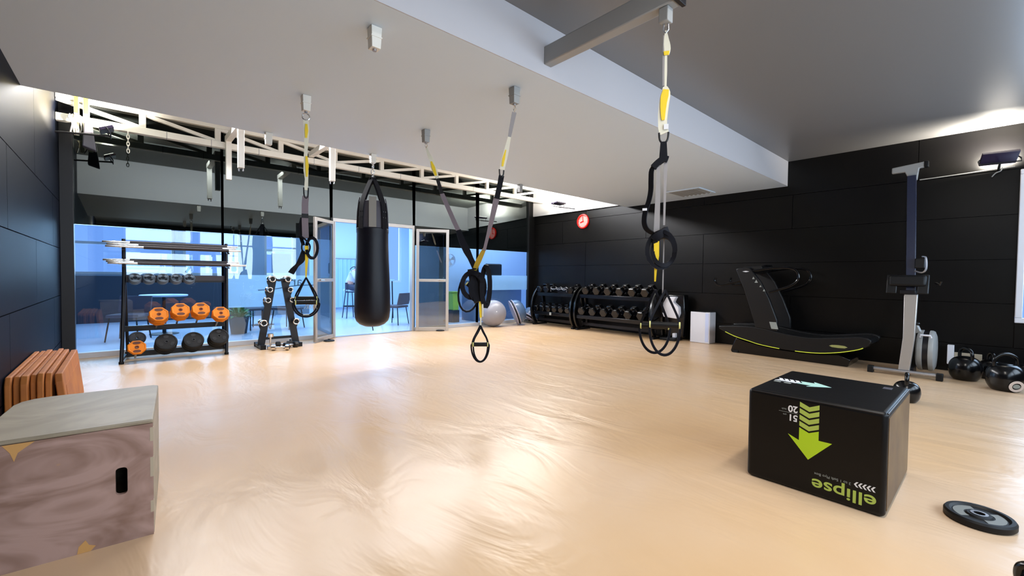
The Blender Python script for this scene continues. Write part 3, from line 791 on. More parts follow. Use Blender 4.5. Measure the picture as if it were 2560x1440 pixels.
MB(L).ribbon(smoothpts([Q(2.94, 1.37), Q(3.02, 1.27), Q(3.10, 1.16)], 3), [0.03, 0.036, 0.042, 0.046, 0.044, 0.034, 0.024], (SX + Vector((0, 0, -0.4))).normalized(), 0.006).build('yellow_strap', mat('mustard_webbing', srgb(190, 160, 50), 0.6), t)
ring_loop(L, t, (2.30, 3.06), SX, 1.06, 0.085, 0.11, 0.045, off=-0.03, th=0.04)
ring_loop(L, t, (2.32, 3.04), SX, 1.04, 0.055, 0.11, 0.055, off=-0.01, th=0.05)
ring_loop(L, t, (2.33, 3.00), SX, 1.05, 0.035, 0.17, 0.045, off=0.03, th=0.04)
ring_loop(L, t, (2.29, 3.07), SX, 1.00, 0.095, 0.17, 0.030, name='foot_loop', tilt=0.03, off=-0.04, th=0.016)
MB(L).ribbon(smoothpts([Q(3.10, 1.20), Q(3.07, 1.10), Q(3.05, 1.02), Q(3.0, 0.92)], 3), 0.095, SX, 0.035).build('rolled_strap', M['web_black'], t)
gs = Q(3.08, 1.02)
g = MB(L).cyl(gs - SX * 0.06 + Vector((0, 0, 0.05)), gs + SX * 0.05 + Vector((0, 0, -0.05)), 0.018, 16).build('grip', M['black_rubber'], t)
MB(L).cyl(gs - SX * 0.068 + Vector((0, 0, 0.057)), gs - SX * 0.06 + Vector((0, 0, 0.05)), 0.021, 16).build('grip_ring', M['yellow'], g)
MB(L).ribbon([Q(2.99, 0.92), Q(2.985, 0.84), Q(2.98, 0.78)], [0.022, 0.024, 0.018], SX, 0.005).build('yellow_strap', M['web_yellow'], t)
MB(L).ribbon([Q(2.975, 0.95, 0.01), Q(2.965, 0.86, 0.01), Q(2.965, 0.79, 0.01)], [0.010, 0.013, 0.010], SX, 0.005).build('white_strap', M['web_white'], t)
MB(L).ribbon([Q(2.98, 0.78), Q(2.98, 0.74), Q(2.98, 0.70)], [0.014, 0.012, 0.014], SX, 0.005).build('white_strap', M['web_white'], t)
SC = side_of(2.30, 2.98)
handle_set(L, t, (2.30, 2.985), SC, 0.715, 0.545, 0.402, 0.068, 0.078, swing=-0.03)
handle_set(L, t, (2.30, 2.98), SC, 0.70, 0.555, 0.415, 0.060, 0.062, swing=0.05)

# --- trainer hanging from the box beam
x, y = 2.36, 1.33
S = side_of(x, y); N = S.cross(Vector((0, 0, 1)))
t = thing('suspension_trainer', (x, y, 0.68), 'strap trainer hanging from the grey beam, closest to the viewer', 'suspension trainer', 'suspension trainers hanging from the ceiling')
L = t.location
P = lambda ds, z, dn=0.0: Vector((x, y, z)) + S * ds - N * dn
MB(L).tube([P(-0.012, 2.612), P(-0.014, 2.58), P(0, 2.56), P(0.014, 2.58), P(0.012, 2.612)], 0.005, 8).build('hanging_ring', M['steel'], t)
MB(L).ribbon(smoothpts([P(0, 2.575), P(0.004, 2.52), P(0.010, 2.47), P(0.006, 2.435)], 3), [0.008, 0.014, 0.022, 0.028, 0.034, 0.036, 0.036, 0.034, 0.03, 0.026], S, 0.006).build('anchor_webbing', M['web_white'], t)
MB(L).ribbon([P(0.006, 2.455, -0.006), P(0.006, 2.433, -0.006)], [0.032, 0.026], S, 0.004).build('yellow_stripe', M['web_yellow'], t)
MB(L).ribbon([P(0.003, 2.44), P(0.004, 2.34), P(0.004, 2.25)], [0.014, 0.015, 0.012], S, 0.004).build('anchor_webbing', M['web_white'], t)
MB(L).ribbon([P(-0.010, 2.55), P(-0.010, 2.40), P(-0.008, 2.26)], [0.008, 0.010, 0.009], S, 0.004).build('anchor_webbing', M['web_grey'], t)
MB(L).ribbon(smoothpts([P(0.0, 2.255), P(0.006, 2.22), P(-0.002, 2.16), P(-0.008, 2.08), P(-0.006, 2.02), P(0.004, 1.985)], 3), [0.02, 0.03, 0.04, 0.05, 0.055, 0.056, 0.056, 0.055, 0.054, 0.052, 0.05, 0.05, 0.052, 0.052, 0.05, 0.048], S, 0.006).build('anchor_webbing', M['web_white'], t)
MB(L).ribbon(smoothpts([P(0.008, 2.235, -0.007), P(-0.002, 2.18, -0.008), P(-0.006, 2.12, -0.008), P(-0.005, 2.06, -0.008)], 3), [0.032, 0.036, 0.042, 0.040, 0.036, 0.034, 0.03, 0.026, 0.022, 0.016], S, 0.004).build('yellow_stripe', M['web_yellow'], t)
MB(L).obox(P(0.012, 2.02, -0.009), 0.026, 0.003, 0.030, Matrix((S, N, Vector((0, 0, 1)))).transposed()).build('webbing_label', M['white_print'], t)
buckle(L, t, (x + S.x * -0.0, y), S, 1.93, 1.99, 0.052)
MB(L).ribbon([P(0.0, 1.935), P(0.0, 1.89), P(0.0, 1.84)], [0.034, 0.04, 0.046], S, 0.022).build('carabiner_strap', M['web_black'], t)
MB(L).ribbon(smoothpts([P(0.026, 1.83), P(0.0, 1.835), P(-0.03, 1.815), P(-0.055, 1.79)], 3), 0.035, Vector((0, 0, 1)), 0.03).build('strap_knot', M['web_black'], t)
MB(L).ribbon(smoothpts([P(-0.03, 1.82), P(-0.062, 1.78), P(-0.066, 1.72), P(-0.066, 1.66), P(-0.075, 1.60), P(-0.095, 1.53), P(-0.100, 1.47), P(-0.085, 1.43), P(-0.05, 1.405), P(-0.02, 1.40)], 4), 0.034, (S * 0.8 + N * 0.6).normalized(), 0.005).build('loose_tail', M['web_black'], t)
MB(L).obox(P(-0.098, 1.545, -0.01), 0.026, 0.004, 0.014, Matrix((S, N, Vector((0, 0, 1)))).transposed()).build('tail_label', M['white_print'], t)
MB(L).ribbon([P(-0.026, 1.81), P(-0.026, 1.6), P(-0.030, 1.375)], [0.018, 0.028, 0.034], S, 0.005).build('main_strap', M['web_grey'], t)
MB(L).ribbon([P(0.014, 1.82), P(0.013, 1.65), P(0.012, 1.45)], [0.022, 0.014, 0.011], S, 0.005).build('main_strap', M['web_grey'], t)
ring_loop(L, t, (x, y), S, 1.305, 0.078, 0.105, 0.050, off=-0.002)
ring_loop(L, t, (x, y), S, 1.30, 0.060, 0.085, 0.055, off=0.012)
MB(L).ribbon(smoothpts([P(0.03, 1.42), P(0.0, 1.40, -0.02), P(-0.035, 1.37, -0.02), P(-0.04, 1.33, 0)], 3), 0.045, Vector((0, 0, 1)), 0.03).build('strap_knot', M['web_black'], t)
MB(L).ribbon([P(-0.028, 1.355, -0.03), P(-0.026, 1.27, -0.03), P(-0.030, 1.18, -0.02), P(-0.032, 1.12, 0)], [0.030, 0.028, 0.014, 0.009], S, 0.004).build('yellow_strap', M['web_yellow'], t)
MB(L).ribbon([P(0.014, 1.43, 0.0), P(0.013, 1.30, 0.0), P(0.012, 1.05, 0)], [0.008, 0.007, 0.007], S, 0.004).build('white_strap', M['web_grey'], t)
handle_set(L, t, P(-0.030, 0)[:2], S, 1.07, 0.850, 0.700, 0.080, 0.088, swing=-0.06)
handle_set(L, t, P(0.026, 0)[:2], S, 1.07, 0.872, 0.705, 0.080, 0.084, swing=0.07)

# ================================================================== SOFT BLACK JUMP BOX
bx0, bx1, by0, by1, BH = 2.700, 3.460, 0.335, 0.955, 0.51
t = thing('soft_plyo_box', (3.08, 0.645, 0), 'black soft jump box with a big lime arrow on its side, lying on the floor', 'jump box')
L = t.location
MB(L).box(bx0, bx1, by0, by1, 0.001, BH).build('body', M['soft_black'], t, bevel=0.022, seg=4)
MB(L).box(bx0 + 0.03, bx1 - 0.03, by0 - 0.002, by0 + 0.003, 0.03, BH - 0.03).build('side_panel', M['soft_side_reflection'], t)  # thin sheet carrying the painted floor reflection
mb = MB(L)
for z in (BH - 0.022, 0.022):
    mb.tube([(bx0 + 0.004, by0 + 0.01, z + (0.012 if z > 0.2 else -0.012)), (bx0 + 0.004, by1 - 0.01, z + (0.012 if z > 0.2 else -0.012))], 0.004, 6)
for m_ in ((bx0 + 0.006, by0 + 0.004), (bx0 + 0.006, by1 - 0.004)):
    pass
MB(L).tube([(bx0 + 0.003, by0 + 0.02, BH - 0.010), (bx0 + 0.003, by1 - 0.02, BH - 0.010)], 0.004, 6).build('seam_piping', M['black_trim'], t)
MB(L).tube([(bx0 + 0.02, by0 + 0.004, BH - 0.008), (bx1 - 0.02, by0 + 0.004, BH - 0.008)], 0.004, 6).build('seam_piping', M['black_trim'], t)
# print on the near face (x = bx0); u runs along -Y
def face(poly, name, m, e=0.0012):
    return MB(L).prismX([(p[0], p[1]) for p in poly], bx0 - e, bx0 + 0.002).build(name, M[m], t, smooth=False)
ya, yb = 0.696, 0.608; ym = (ya + yb) / 2
zt = 0.486
for k in range(4):
    z = zt - k * 0.0345
    face([(ya, z), (ym, z - 0.020), (yb, z), (yb, z - 0.0245), (ym, z - 0.0445), (ya, z - 0.0245)], 'chevron', 'green_pale')
z = zt - 4 * 0.0345
face([(ya, z), (ym, z - 0.020), (yb, z), (yb, 0.300), (0.550, 0.300), (ym, 0.186), (0.748, 0.300), (ya, 0.278)], 'arrow', 'green_print')
FX = Matrix(((0, 0, -1), (-1, 0, 0), (0, 1, 0))).to_4x4()      # text plane facing -X, reading along -Y
UPS = Matrix.Rotation(PI, 4, 'Z')
def ftext(name, txt, size, y, z, m, sx=1.0, off=0.0):
    return text_obj(name, txt, size, Matrix.Translation(Vector((bx0 - 0.0008, y, z)) - Vector(L)) @ FX @ UPS, M[m], t, 0.0006, sx, off)
ftext('brand_lettering', 'ellipse', 0.088, 0.500, 0.068, 'green_pale', 1.22, 0.0012)
ftext('small_lettering', '3 to 1 Soft Plyo Box', 0.019, 0.545, 0.124, 'grey_print', 1.0)
for k in range(5):
    y = 0.372 + k * 0.0165; z = 0.128
    face([(y, z + 0.013), (y + 0.010, z), (y, z - 0.013), (y + 0.008, z - 0.013), (y + 0.018, z), (y + 0.008, z + 0.013)], 'small_chevron', 'white_print')
ftext('size_lettering', '51', 0.048, 0.727, 0.392, 'white_print', 0.95, 0.0012)
ftext('size_lettering', '20', 0.048, 0.728, 0.440, 'white_print', 0.95, 0.0012)
ftext('unit_lettering', 'cm', 0.014, 0.766, 0.402, 'grey_print')
ftext('unit_lettering', 'inch', 0.014, 0.770, 0.431, 'grey_print')
face([(0.705, 0.4170), (0.795, 0.4170), (0.795, 0.4155), (0.705, 0.4155)], 'divider_line', 'grey_print')
# print on the top face
def top(poly, name, m):
    return MB(L).prismZ(poly, BH - 0.002, BH + 0.0012).build(name, M[m], t, smooth=False)
xa, xb = 3.045, 3.125; xm = (xa + xb) / 2
for k in range(4):
    y = 0.925 - k * 0.030
    top([(xa, y), (xm, y - 0.020), (xb, y), (xb, y - 0.020), (xm, y - 0.040), (xa, y - 0.020)], 'top_chevron', 'white_print')
y = 0.925 - 4 * 0.030
top([(xa, y), (xm, y - 0.020), (xb, y), (xb, 0.730), (3.165, 0.745), (xm, 0.640), (3.005, 0.745), (xa, 0.730)], 'top_arrow', 'teal_print')
top([(3.000, 0.882), (3.024, 0.882), (3.024, 0.918), (3.000, 0.918)], 'worn_top_print', 'grey_print')
top([(3.000, 0.827), (3.024, 0.827), (3.024, 0.863), (3.000, 0.863)], 'worn_top_print', 'grey_print')
# small corner label near the back right edge
MB(L).box(3.30, 3.36, 0.40, 0.44, BH - 0.001, BH + 0.001).build('corner_label', M['grey_vinyl'], t)

# ================================================================== WOODEN JUMP BOX
W, D, Hh = 0.53, 0.74, 0.505
t = thing('wooden_plyo_box', (0.088, 2.425, 0), 'worn brown plywood jump box with a black hand slot, at the lower left', 'jump box', rz=math.radians(-4.0))
th = 0.018
def hole_plate(x0, x1, z0, z1, y0, y1, cx, cz, hw, hh, r):
    """plate in the X-Z plane with one rounded slot"""
    inner = []
    for (sx_, sz_, a0) in ((1, 1, 0), (-1, 1, 90), (-1, -1, 180), (1, -1, 270)):
        for k in range(6):
            a = math.radians(a0 + 18 * k)
            inner.append((cx + sx_ * (hw - r) + r * math.cos(a), cz + sz_ * (hh - r) + r * math.sin(a)))
    outer = []
    for (px, pz) in inner:
        dx, dz = px - cx, pz - cz
        ks = []
        if dx > 1e-9: ks.append((x1 - cx) / dx)
        if dx < -1e-9: ks.append((x0 - cx) / dx)
        if dz > 1e-9: ks.append((z1 - cz) / dz)
        if dz < -1e-9: ks.append((z0 - cz) / dz)
        k = min(ks); outer.append([cx + dx * k, cz + dz * k])
    for c in ((x1, z1), (x0, z1), (x0, z0), (x1, z0)):
        j = min(range(len(outer)), key=lambda i: (outer[i][0] - c[0]) ** 2 + (outer[i][1] - c[1]) ** 2)
        outer[j] = [c[0], c[1]]
    n = len(inner); mb = MB()
    vs = [(p[0], y0, p[1]) for p in inner] + [(p[0], y0, p[1]) for p in outer] + [(p[0], y1, p[1]) for p in inner] + [(p[0], y1, p[1]) for p in outer]
    fs = []
    for i in range(n):
        j = (i + 1) % n
        fs += [(i, j, n + j, n + i), (2 * n + i, 3 * n + i, 3 * n + j, 2 * n + j), (i, 2 * n + i, 2 * n + j, j), (n + i, n + j, 3 * n + j, 3 * n + i)]
    return mb.add(vs, fs)
hole_plate(-W, -0.001, 0.0, Hh - th, 0.0, th, -0.104, 0.262, 0.019, 0.057, 0.014).build('front_panel', M['plywood'], t)
MB().box(-W, 0, D - th, D, 0.0, Hh - th).build('back_panel', M['plywood_top'], t)
MB().box(-0.020, 0.0, th + 0.0005, D - th, 0.0, Hh - th).build('side_panel', M['plywood_top'], t)
MB().box(-W, -W + th, th + 0.0005, D - th, 0.0, Hh - th).build('side_panel', M['plywood_top'], t)
pl = [(-W + 0.0, 0.0), (0.0, 0.0), (0.0, D - 0.02), (-0.02, D), (-W + 0.11, D), (-W + 0.05, D - 0.02), (-W + 0.015, D - 0.06), (-W, D - 0.12)]
MB().prismZ(pl, Hh - th + 0.0005, Hh).build('top_panel', M['plywood_top'], t, bevel=0.005, seg=2)
for k in range(3):
    z = 0.10 + k * 0.155
    MB().box(-0.011, 0.0010, -0.0008, th, z, z + (0.05, 0.085, 0.06)[k]).build('finger_joint', M['ply_edge'], t)
MB().prismY([(-0.435, 0.487), (-0.350, 0.487), (-0.375, 0.468), (-0.395, 0.452), (-0.405, 0.420), (-0.415, 0.455)], -0.0009, 0.001).build('bare_wood_chip', M['ply_chip'], t)
MB().prismY([(-0.24, 0.001), (-0.20, 0.001), (-0.185, 0.018), (-0.205, 0.028), (-0.215, 0.05), (-0.235, 0.03)], -0.0009, 0.001).build('bare_wood_chip', M['ply_chip'], t)

# ================================================================== ORANGE FOAM STEP BOARDS against the left wall
def step_board(x, y0, y1, h, w, lean, label, dx=0.0):
    t = thing('foam_step_board', (x, (y0 + y1) / 2, 0), label, 'step board', 'orange foam boards standing on edge by the left wall')
    R = Matrix.Rotation(lean, 3, 'Y')
    ln = y1 - y0
    b = MB()
    poly = [(-ln / 2 + 0.05, 0.0), (ln / 2 - 0.02, 0.0), (ln / 2, 0.03), (ln / 2, h - 0.04), (ln / 2 - 0.04, h), (-ln / 2 + 0.04, h), (-ln / 2, h - 0.05), (-ln / 2, 0.05)]
    b.prism(poly, lambda a, c: R @ Vector((0, a, c)), lambda a, c: R @ Vector((w, a, c)))
    b.build('board', M['orange_foam'], t, bevel=0.006, seg=2)
    MB().prism([(-ln / 2 + 0.12, h * 0.25), (ln / 2 - 0.12, h * 0.25), (ln / 2 - 0.12, h * 0.75), (-ln / 2 + 0.12, h * 0.75)], lambda a, c: R @ Vector((w, a, c)), lambda a, c: R @ Vector((w + 0.002, a, c))).build('tread_pad', M['orange_foam'], t)
    return t
sb = [(-0.592, 4.30, 5.65, 0.435, 0.030), (-0.557, 4.33, 5.70, 0.430, 0.030), (-0.523, 4.30, 5.72, 0.435, 0.036), (-0.483, 4.36, 5.68, 0.428, 0.028), (-0.450, 4.33, 5.72, 0.438, 0.032), (-0.414, 4.36, 5.70, 0.430, 0.032)]
for i, (x, y0, y1, h, w) in enumerate(sb):
    step_board(x, y0, y1, h, w, 0.0, 'orange foam step board standing on edge, %s out from the left wall' % ORD[i])
step_board(-0.330, 4.37, 5.72, 0.418, 0.040, -0.10, 'orange foam step board leaning away from the stack, outermost from the left wall')

# ================================================================== BARBELL AND PLATE RACK
rx0, rx1 = 0.0, 1.10
t = thing('weight_rack', (0.55, 7.4, 0), 'black steel rack with barbells on top and round plates below, before the left glass', 'weight rack')
L = t.location
for x in (rx0, rx1):
    MB(L).tube([(x - 0.035, 7.20, 0.012), (x - 0.02, 7.27, 0.35), (x, 7.40, 1.10), (x, 7.43, 1.56)], 0.020, 10).build('front_post', M['black_metal'], t)
    MB(L).tube([(x + 0.03, 7.78, 0.012), (x + 0.02, 7.70, 0.40), (x, 7.50, 1.45)], 0.018, 10).build('back_post', M['black_metal'], t)
    MB(L).bar((x - 0.03, 7.20, 0.06), (x + 0.03, 7.78, 0.06), 0.03, 0.03).build('floor_rail', M['black_metal'], t)
    MB(L).cyl((x - 0.035, 7.20, 0.0), (x - 0.035, 7.20, 0.03), 0.026, 12).build('rubber_foot', M['black_rubber'], t)
    MB(L).cyl((x + 0.03, 7.78, 0.0), (x + 0.03, 7.78, 0.03), 0.026, 12).build('rubber_foot', M['black_rubber'], t)
    for z, y in ((1.475, 7.40), (1.255, 7.39)):
        MB(L).bar((x, y + 0.03, z - 0.005 if z > 1.4 else z - 0.015), (x, y - 0.15, z - 0.062 if z > 1.4 else z - 0.045), 0.03, 0.014).build('bar_cradle', M['black_metal'], t)
for z, y in ((1.04, 7.52), (0.40, 7.56), (0.06, 7.60)):
    MB(L).box(rx0, rx1, y - 0.02, y + 0.02, z - 0.035, z + 0.035).build('cross_rail', M['black_metal'], t)
MB(L).box(rx0, rx1, 7.47, 7.50, 1.03, 1.10).build('shelf_rail', mat('brown_black_steel', srgb(48, 38, 42), 0.4), t)
NP = Vector((0.04, -0.86, 0.50)).normalized()
pegs = [(0.33, 0.594), (0.552, 0.641), (0.773, 0.642), (1.0, 0.577)]
lower = [(0.111, 0.197), (0.40, 0.236), (0.686, 0.236), (0.97, 0.262)]
def peg(x, z, yf, back):
    c = Vector((x, yf, z)); MB(L).cyl(c - NP * back, c - NP * 0.005, 0.011, 10).build('peg', M['steel'], t)
for x, z in pegs: peg(x, z, 7.20, 0.40)
for x, z in lower: peg(x, z, 7.16, 0.33)

def barbell(name_label, x0, x1, y, z, sl0, sl1, r=0.014):
    b = thing('barbell', ((x0 + x1) / 2, y, z), name_label, 'barbell', 'chrome ended barbells on the weight rack')
    LL = b.location
    MB(LL).cyl((x0 + sl0, y, z), (x1 - sl1, y, z), r, 14).build('shaft', mat('dark_bar_sleeve', srgb(38, 30, 32), 0.45) if 'dark_bar_sleeve' not in bpy.data.materials else bpy.data.materials['dark_bar_sleeve'], b)
    for a, c in ((x0, x0 + sl0), (x1 - sl1, x1)):
        e = MB(LL).lathe([(0.0105, 0), (0.012, 0.004), (0.012, (c - a) * 0.35), (0.0165, (c - a) * 0.36), (0.0165, c - a)] if a == x0 else [(0.0165, 0), (0.0165, (c - a) * 0.64), (0.012, (c - a) * 0.65), (0.012, c - a - 0.004), (0.0105, c - a)], (a, y, z), (1, 0, 0), 14).build('sleeve', M['chrome'], b)
    return b
barbell('steel barbell lying highest on the top arms of the left rack', -0.20, 1.235, 7.385, 1.516, 0.26, 0.13, 0.023)
barbell('steel barbell in the middle of the top arms of the left rack', -0.16, 1.20, 7.335, 1.486, 0.30, 0.16, 0.023)
barbell('steel barbell frontmost on the top arms of the left rack', -0.17, 1.26, 7.29, 1.458, 0.36, 0.15, 0.023)
barbell('steel barbell at the back of the lower arms of the left rack', -0.195, 1.25, 7.365, 1.291, 0.25, 0.14, 0.019)
barbell('steel barbell in the middle of the lower arms of the left rack', -0.165, 1.24, 7.32, 1.270, 0.26, 0.15, 0.018)
barbell('steel barbell frontmost on the lower arms of the left rack, thin tip at right', -0.15, 1.325, 7.275, 1.250, 0.28, 0.20, 0.018)

def plate_kind(r, w, m, mg, slots, name='weight_plate'):
    """plate facing local -Y, tilted by the caller through rotation; body with grips shown as grooves"""
    o = bpy.data.objects.new(name, None); COL.objects.link(o)
    MB().lathe([(0.0125, w / 2), (0.0125, -w / 2), (r * 0.80, -w / 2), (r * 0.83, -w / 2 - 0.004), (r * 0.93, -w / 2 - 0.002), (r, -w * 0.22), (r, w * 0.22), (r * 0.93, w / 2 + 0.002), (r * 0.83, w / 2)], (0, 0, 0), (0, 1, 0), 8 if slots == 2 else 28, hint=(1, 0, 0), closed=True, a0=PI / 8).build('disc', M[m], o, bevel=0.004 if slots == 2 else 0)
    for k in range(slots):
        a = (PI / 2 + PI * k) if slots == 2 else (PI / 2 + 2 * PI * k / slots)
        cx, cz = math.cos(a) * r * 0.56, math.sin(a) * r * 0.56
        tx, tz = -math.sin(a), math.cos(a)
        poly = []
        ll = r * (0.40 if slots == 2 else 0.24); ww = r * 0.19
        for j in range(12):
            b = 2 * PI * j / 12
            poly.append((cx + tx * math.cos(b) * ll + math.cos(a) * math.sin(b) * ww, cz + tz * math.cos(b) * ll + math.sin(a) * math.sin(b) * ww))
        MB().prismY(poly, -w / 2 - 0.0022, -w / 2 + 0.002).build('grip_slot', M[mg], o)
    MB().lathe([(0.0125, 0), (0.022, 0), (0.022, 0.003), (0.0125, 0.003)], (0, -w / 2 - 0.0028, 0), (0, 1, 0), 16, closed=True).build('hub_ring', M[mg], o)
    return o
TILT = NP
def orient(o, spin=0.0):
    # local -Y -> NP
    y = -NP; z = Vector((0, 0, 1)); z = (z - y * z.dot(y)).normalized(); x = y.cross(z)
    R = Matrix((x, y, z)).transposed() @ Matrix.Rotation(spin, 3, 'Y')
    o.rotation_euler = R.to_euler()
def stack(proto, first, x, z, yf, n, w, labels, cat, group, spins, scale=None):
    """n plates on one slanted peg, front one at (x, yf, z)"""
    out = []
    for k in range(n):
        if first[0]: o = proto; first[0] = False
        else: o = copy_tree(proto)
        o.location = Vector((x, yf, z)) - NP * (k * w)
        orient(o, spins[k % len(spins)])
        tag(o, labels[k], cat, group); out.append(o)
    return out
po = plate_kind(0.108, 0.042, 'orange_rubber', 'orange_dark', 2)
fo = [True]
names = ['leftmost', 'second', 'third', 'rightmost']
for i, (x, z) in enumerate(pegs):
    n = 2 if i == 3 else 3
    pos = ['front', 'middle', 'back'] if n == 3 else ['front', 'back']
    stack(po, fo, x, z, 7.20, n, 0.051, ['orange weight plate, %s of its stack, on the %s peg of the rack' % (p, names[i]) for p in pos], 'weight plate', 'orange plates on the rack pegs', [0.0, 0.2, -0.1])
pb = plate_kind(0.118, 0.05, 'black_rubber', 'black_gloss', 3)
fb = [True]
for i, (x, z) in enumerate(lower[1:]):
    stack(pb, fb, x, z, 7.16, 3, 0.060, ['black weight plate, %s of its stack, on the %s of the three low pegs' % (p, ('left', 'middle', 'right')[i]) for p in ('front', 'middle', 'back')], 'weight plate', 'black plates on the low rack pegs', [0.0, 0.5, 0.2])
p1 = plate_kind(0.098, 0.03, 'orange_rubber', 'orange_dark', 2)
p1.location = Vector((0.111, 7.16, 0.197)); orient(p1); tag(p1, 'single small orange weight plate on the lowest peg at the left post', 'weight plate')
p2 = plate_kind(0.088, 0.03, 'grey_rubber_dark', 'black_gloss', 3)
p2.location = Vector((0.118, 7.28, 0.30)); orient(p2); tag(p2, 'single dark blue weight plate behind the small orange one', 'weight plate')
pg = plate_kind(0.066, 0.035, 'grey_rubber', 'grey_rubber_dark', 3)
fg = [True]
for i, x in enumerate((0.105, 0.242, 0.382, 0.522, 0.662)):
    for k in range(2):
        o = pg if (i == 0 and k == 0) else copy_tree(pg)
        o.location = Vector((x + 0.0, 7.335, 1.062)) - NP * (k * 0.043); orient(o, [0.0, 0.5, 0.15, 0.9, 0.1][i])
        tag(o, 'grey three-grip weight plate on the upper rail, %s from the left%s' % (ORD[i], ', behind its twin' if k else ', front'), 'weight plate', 'grey plates on the upper rack rail')
    

# ================================================================== A-FRAME DUMBBELL TREE
ax = 1.80; ay = 7.50
t = thing('dumbbell_tree', (ax, ay, 0), 'dark A-shaped dumbbell stand with chrome dumbbells before the glass', 'dumbbell rack')
L = t.location
xs = lambda z, sg: ax + sg * (0.255 - 0.175 * z / 1.06)
for sg in (-1, 1):
    poly = [(xs(0.04, sg) - 0.050, 0.04), (xs(0.04, sg) + 0.050, 0.04)]
    zz = [0.35, 0.70, 0.86, 1.02]
    a = []; 
    for z in zz:
        xo = xs(z, sg) + sg * 0.050
        a += [(xs(z - 0.06, sg) + sg * 0.050, z - 0.06), (xo + sg * 0.025, z - 0.02), (xo + sg * 0.028, z + 0.012), (xo - sg * 0.006, z + 0.002)]
    inner = [(xs(1.07, sg) - sg * 0.050, 1.07), (xs(0.04, sg) - sg * 0.050, 0.04)]
    poly = [(xs(0.04, sg) + sg * 0.050, 0.04)] + a + [(xs(1.07, sg) + sg * 0.050, 1.07)] + inner
    MB(L).prismY(poly, ay - 0.02, ay + 0.01).build('side_plate', M['black_metal'], t)
    MB(L).box(xs(0, sg) - 0.032, xs(0, sg) + 0.032, ay - 0.17, ay + 0.22, 0.012, 0.062).build('foot_bar', M['black_metal'], t, bevel=0.004)
    for yy in (ay - 0.185, ay + 0.235):
        MB(L).box(xs(0, sg) - 0.036, xs(0, sg) + 0.036, yy - 0.016, yy + 0.016, 0.0, 0.066).build('rubber_foot', M['black_rubber'], t)
MB(L).prismY([(ax - 0.12, 1.09), (ax - 0.06, 1.065), (ax, 1.055), (ax + 0.06, 1.065), (ax + 0.12, 1.09), (ax + 0.09, 1.045), (ax, 1.02), (ax - 0.09, 1.045)], ay - 0.06, ay + 0.06).build('top_saddle', M['black_metal'], t)
MB(L).box(ax - 0.21, ax + 0.21, ay + 0.02, ay + 0.05, 0.12, 0.16).build('cross_brace', M['black_metal'], t)

def chrome_bell(r, ln):
    o = bpy.data.objects.new('dumbbell', None); COL.objects.link(o)
    MB().cyl((0, -ln * 0.26, 0), (0, ln * 0.26, 0), 0.013, 14).build('handle', M['chrome'], o)
    for sg in (-1, 1):
        h = MB().lathe([(0.010, 0), (r * 0.7, 0.0), (r, 0.010), (r, ln * 0.22), (r * 0.86, ln * 0.24), (r * 0.80, ln * 0.235), (0.0102, ln * 0.235)], (0, sg * ln * 0.26, 0), (0, sg, 0), 24).build('head', M['chrome'], o)
        MB().cyl((0, sg * (ln * 0.26 + ln * 0.236), 0), (0, sg * (ln * 0.26 + ln * 0.244), 0), r * 0.68, 20).build('end_cap', M['black_rubber'], h)
    return o
proto = {}
lv = [(1.02, 0.048), (0.86, 0.041), (0.70, 0.041), (0.35, 0.050)]
hn = ['top', 'second', 'third', 'lowest']
for sg in (-1, 1):
    for k, (z, rr) in enumerate(lv):
        if rr not in proto: proto[rr] = chrome_bell(rr, 0.19); o = proto[rr]
        else: o = copy_tree(proto[rr])
        o.location = (xs(z, sg) + sg * (0.030 if z < 1 else 0.022), ay - 0.03, z + rr * 0.75 + 0.004)
        tag(o, 'chrome dumbbell on the %s arm of the A-shaped stand, %s side' % (hn[k], 'left' if sg < 0 else 'right'), 'dumbbell', 'chrome dumbbells on the A-shaped stand')
o = chrome_bell(0.045, 0.24); o.location = (1.635, 7.28, 0.12); o.rotation_euler = (PI / 2, 0, 0)
tag(o, 'chrome dumbbell standing upright on the floor between the A-shaped stand feet', 'dumbbell')
o2 = copy_tree(o); o2.location = (1.73, 7.10, 0.046); o2.rotation_euler = (0, 0, 1.1)
tag(o2, 'chrome dumbbell lying on the floor in front of the A-shaped stand', 'dumbbell')

def hex_bell(r, ln, hl, m='black_rubber'):
    """hex dumbbell, axis along local X, centre at origin"""
    o = bpy.data.objects.new('dumbbell', None); COL.objects.link(o)
    MB().lathe([(0.013, -ln / 2 + hl), (0.017, -0.02), (0.018, 0), (0.017, 0.02), (0.013, ln / 2 - hl)], (0, 0, 0), (1, 0, 0), 12).build('handle', M['steel'], o)
    for sg in (-1, 1):
        MB().lathe([(r * 0.80, ln / 2 - hl), (r, ln / 2 - hl + 0.012), (r, ln / 2 - 0.012), (r * 0.82, ln / 2), (r * 0.4, ln / 2 + 0.001)], (0, 0, 0), (sg, 0, 0), 6, hint=(0, 0.5, 0.866)).build('head', M[m], o, bevel=0.006)
    return o
for i, (x, y, rz) in enumerate(((1.91, 7.25, 0.3), (1.84, 7.38, -0.2))):
    o = hex_bell(0.052, 0.22, 0.07, 'black_plastic'); o.location = (x, y, 0.047); o.rotation_euler = (0, 0, rz)
    tag(o, ('black dumbbell lying in front of the A-shaped stand, nearest the right foot', 'black dumbbell lying under the A-shaped stand, behind the other')[i], 'dumbbell')

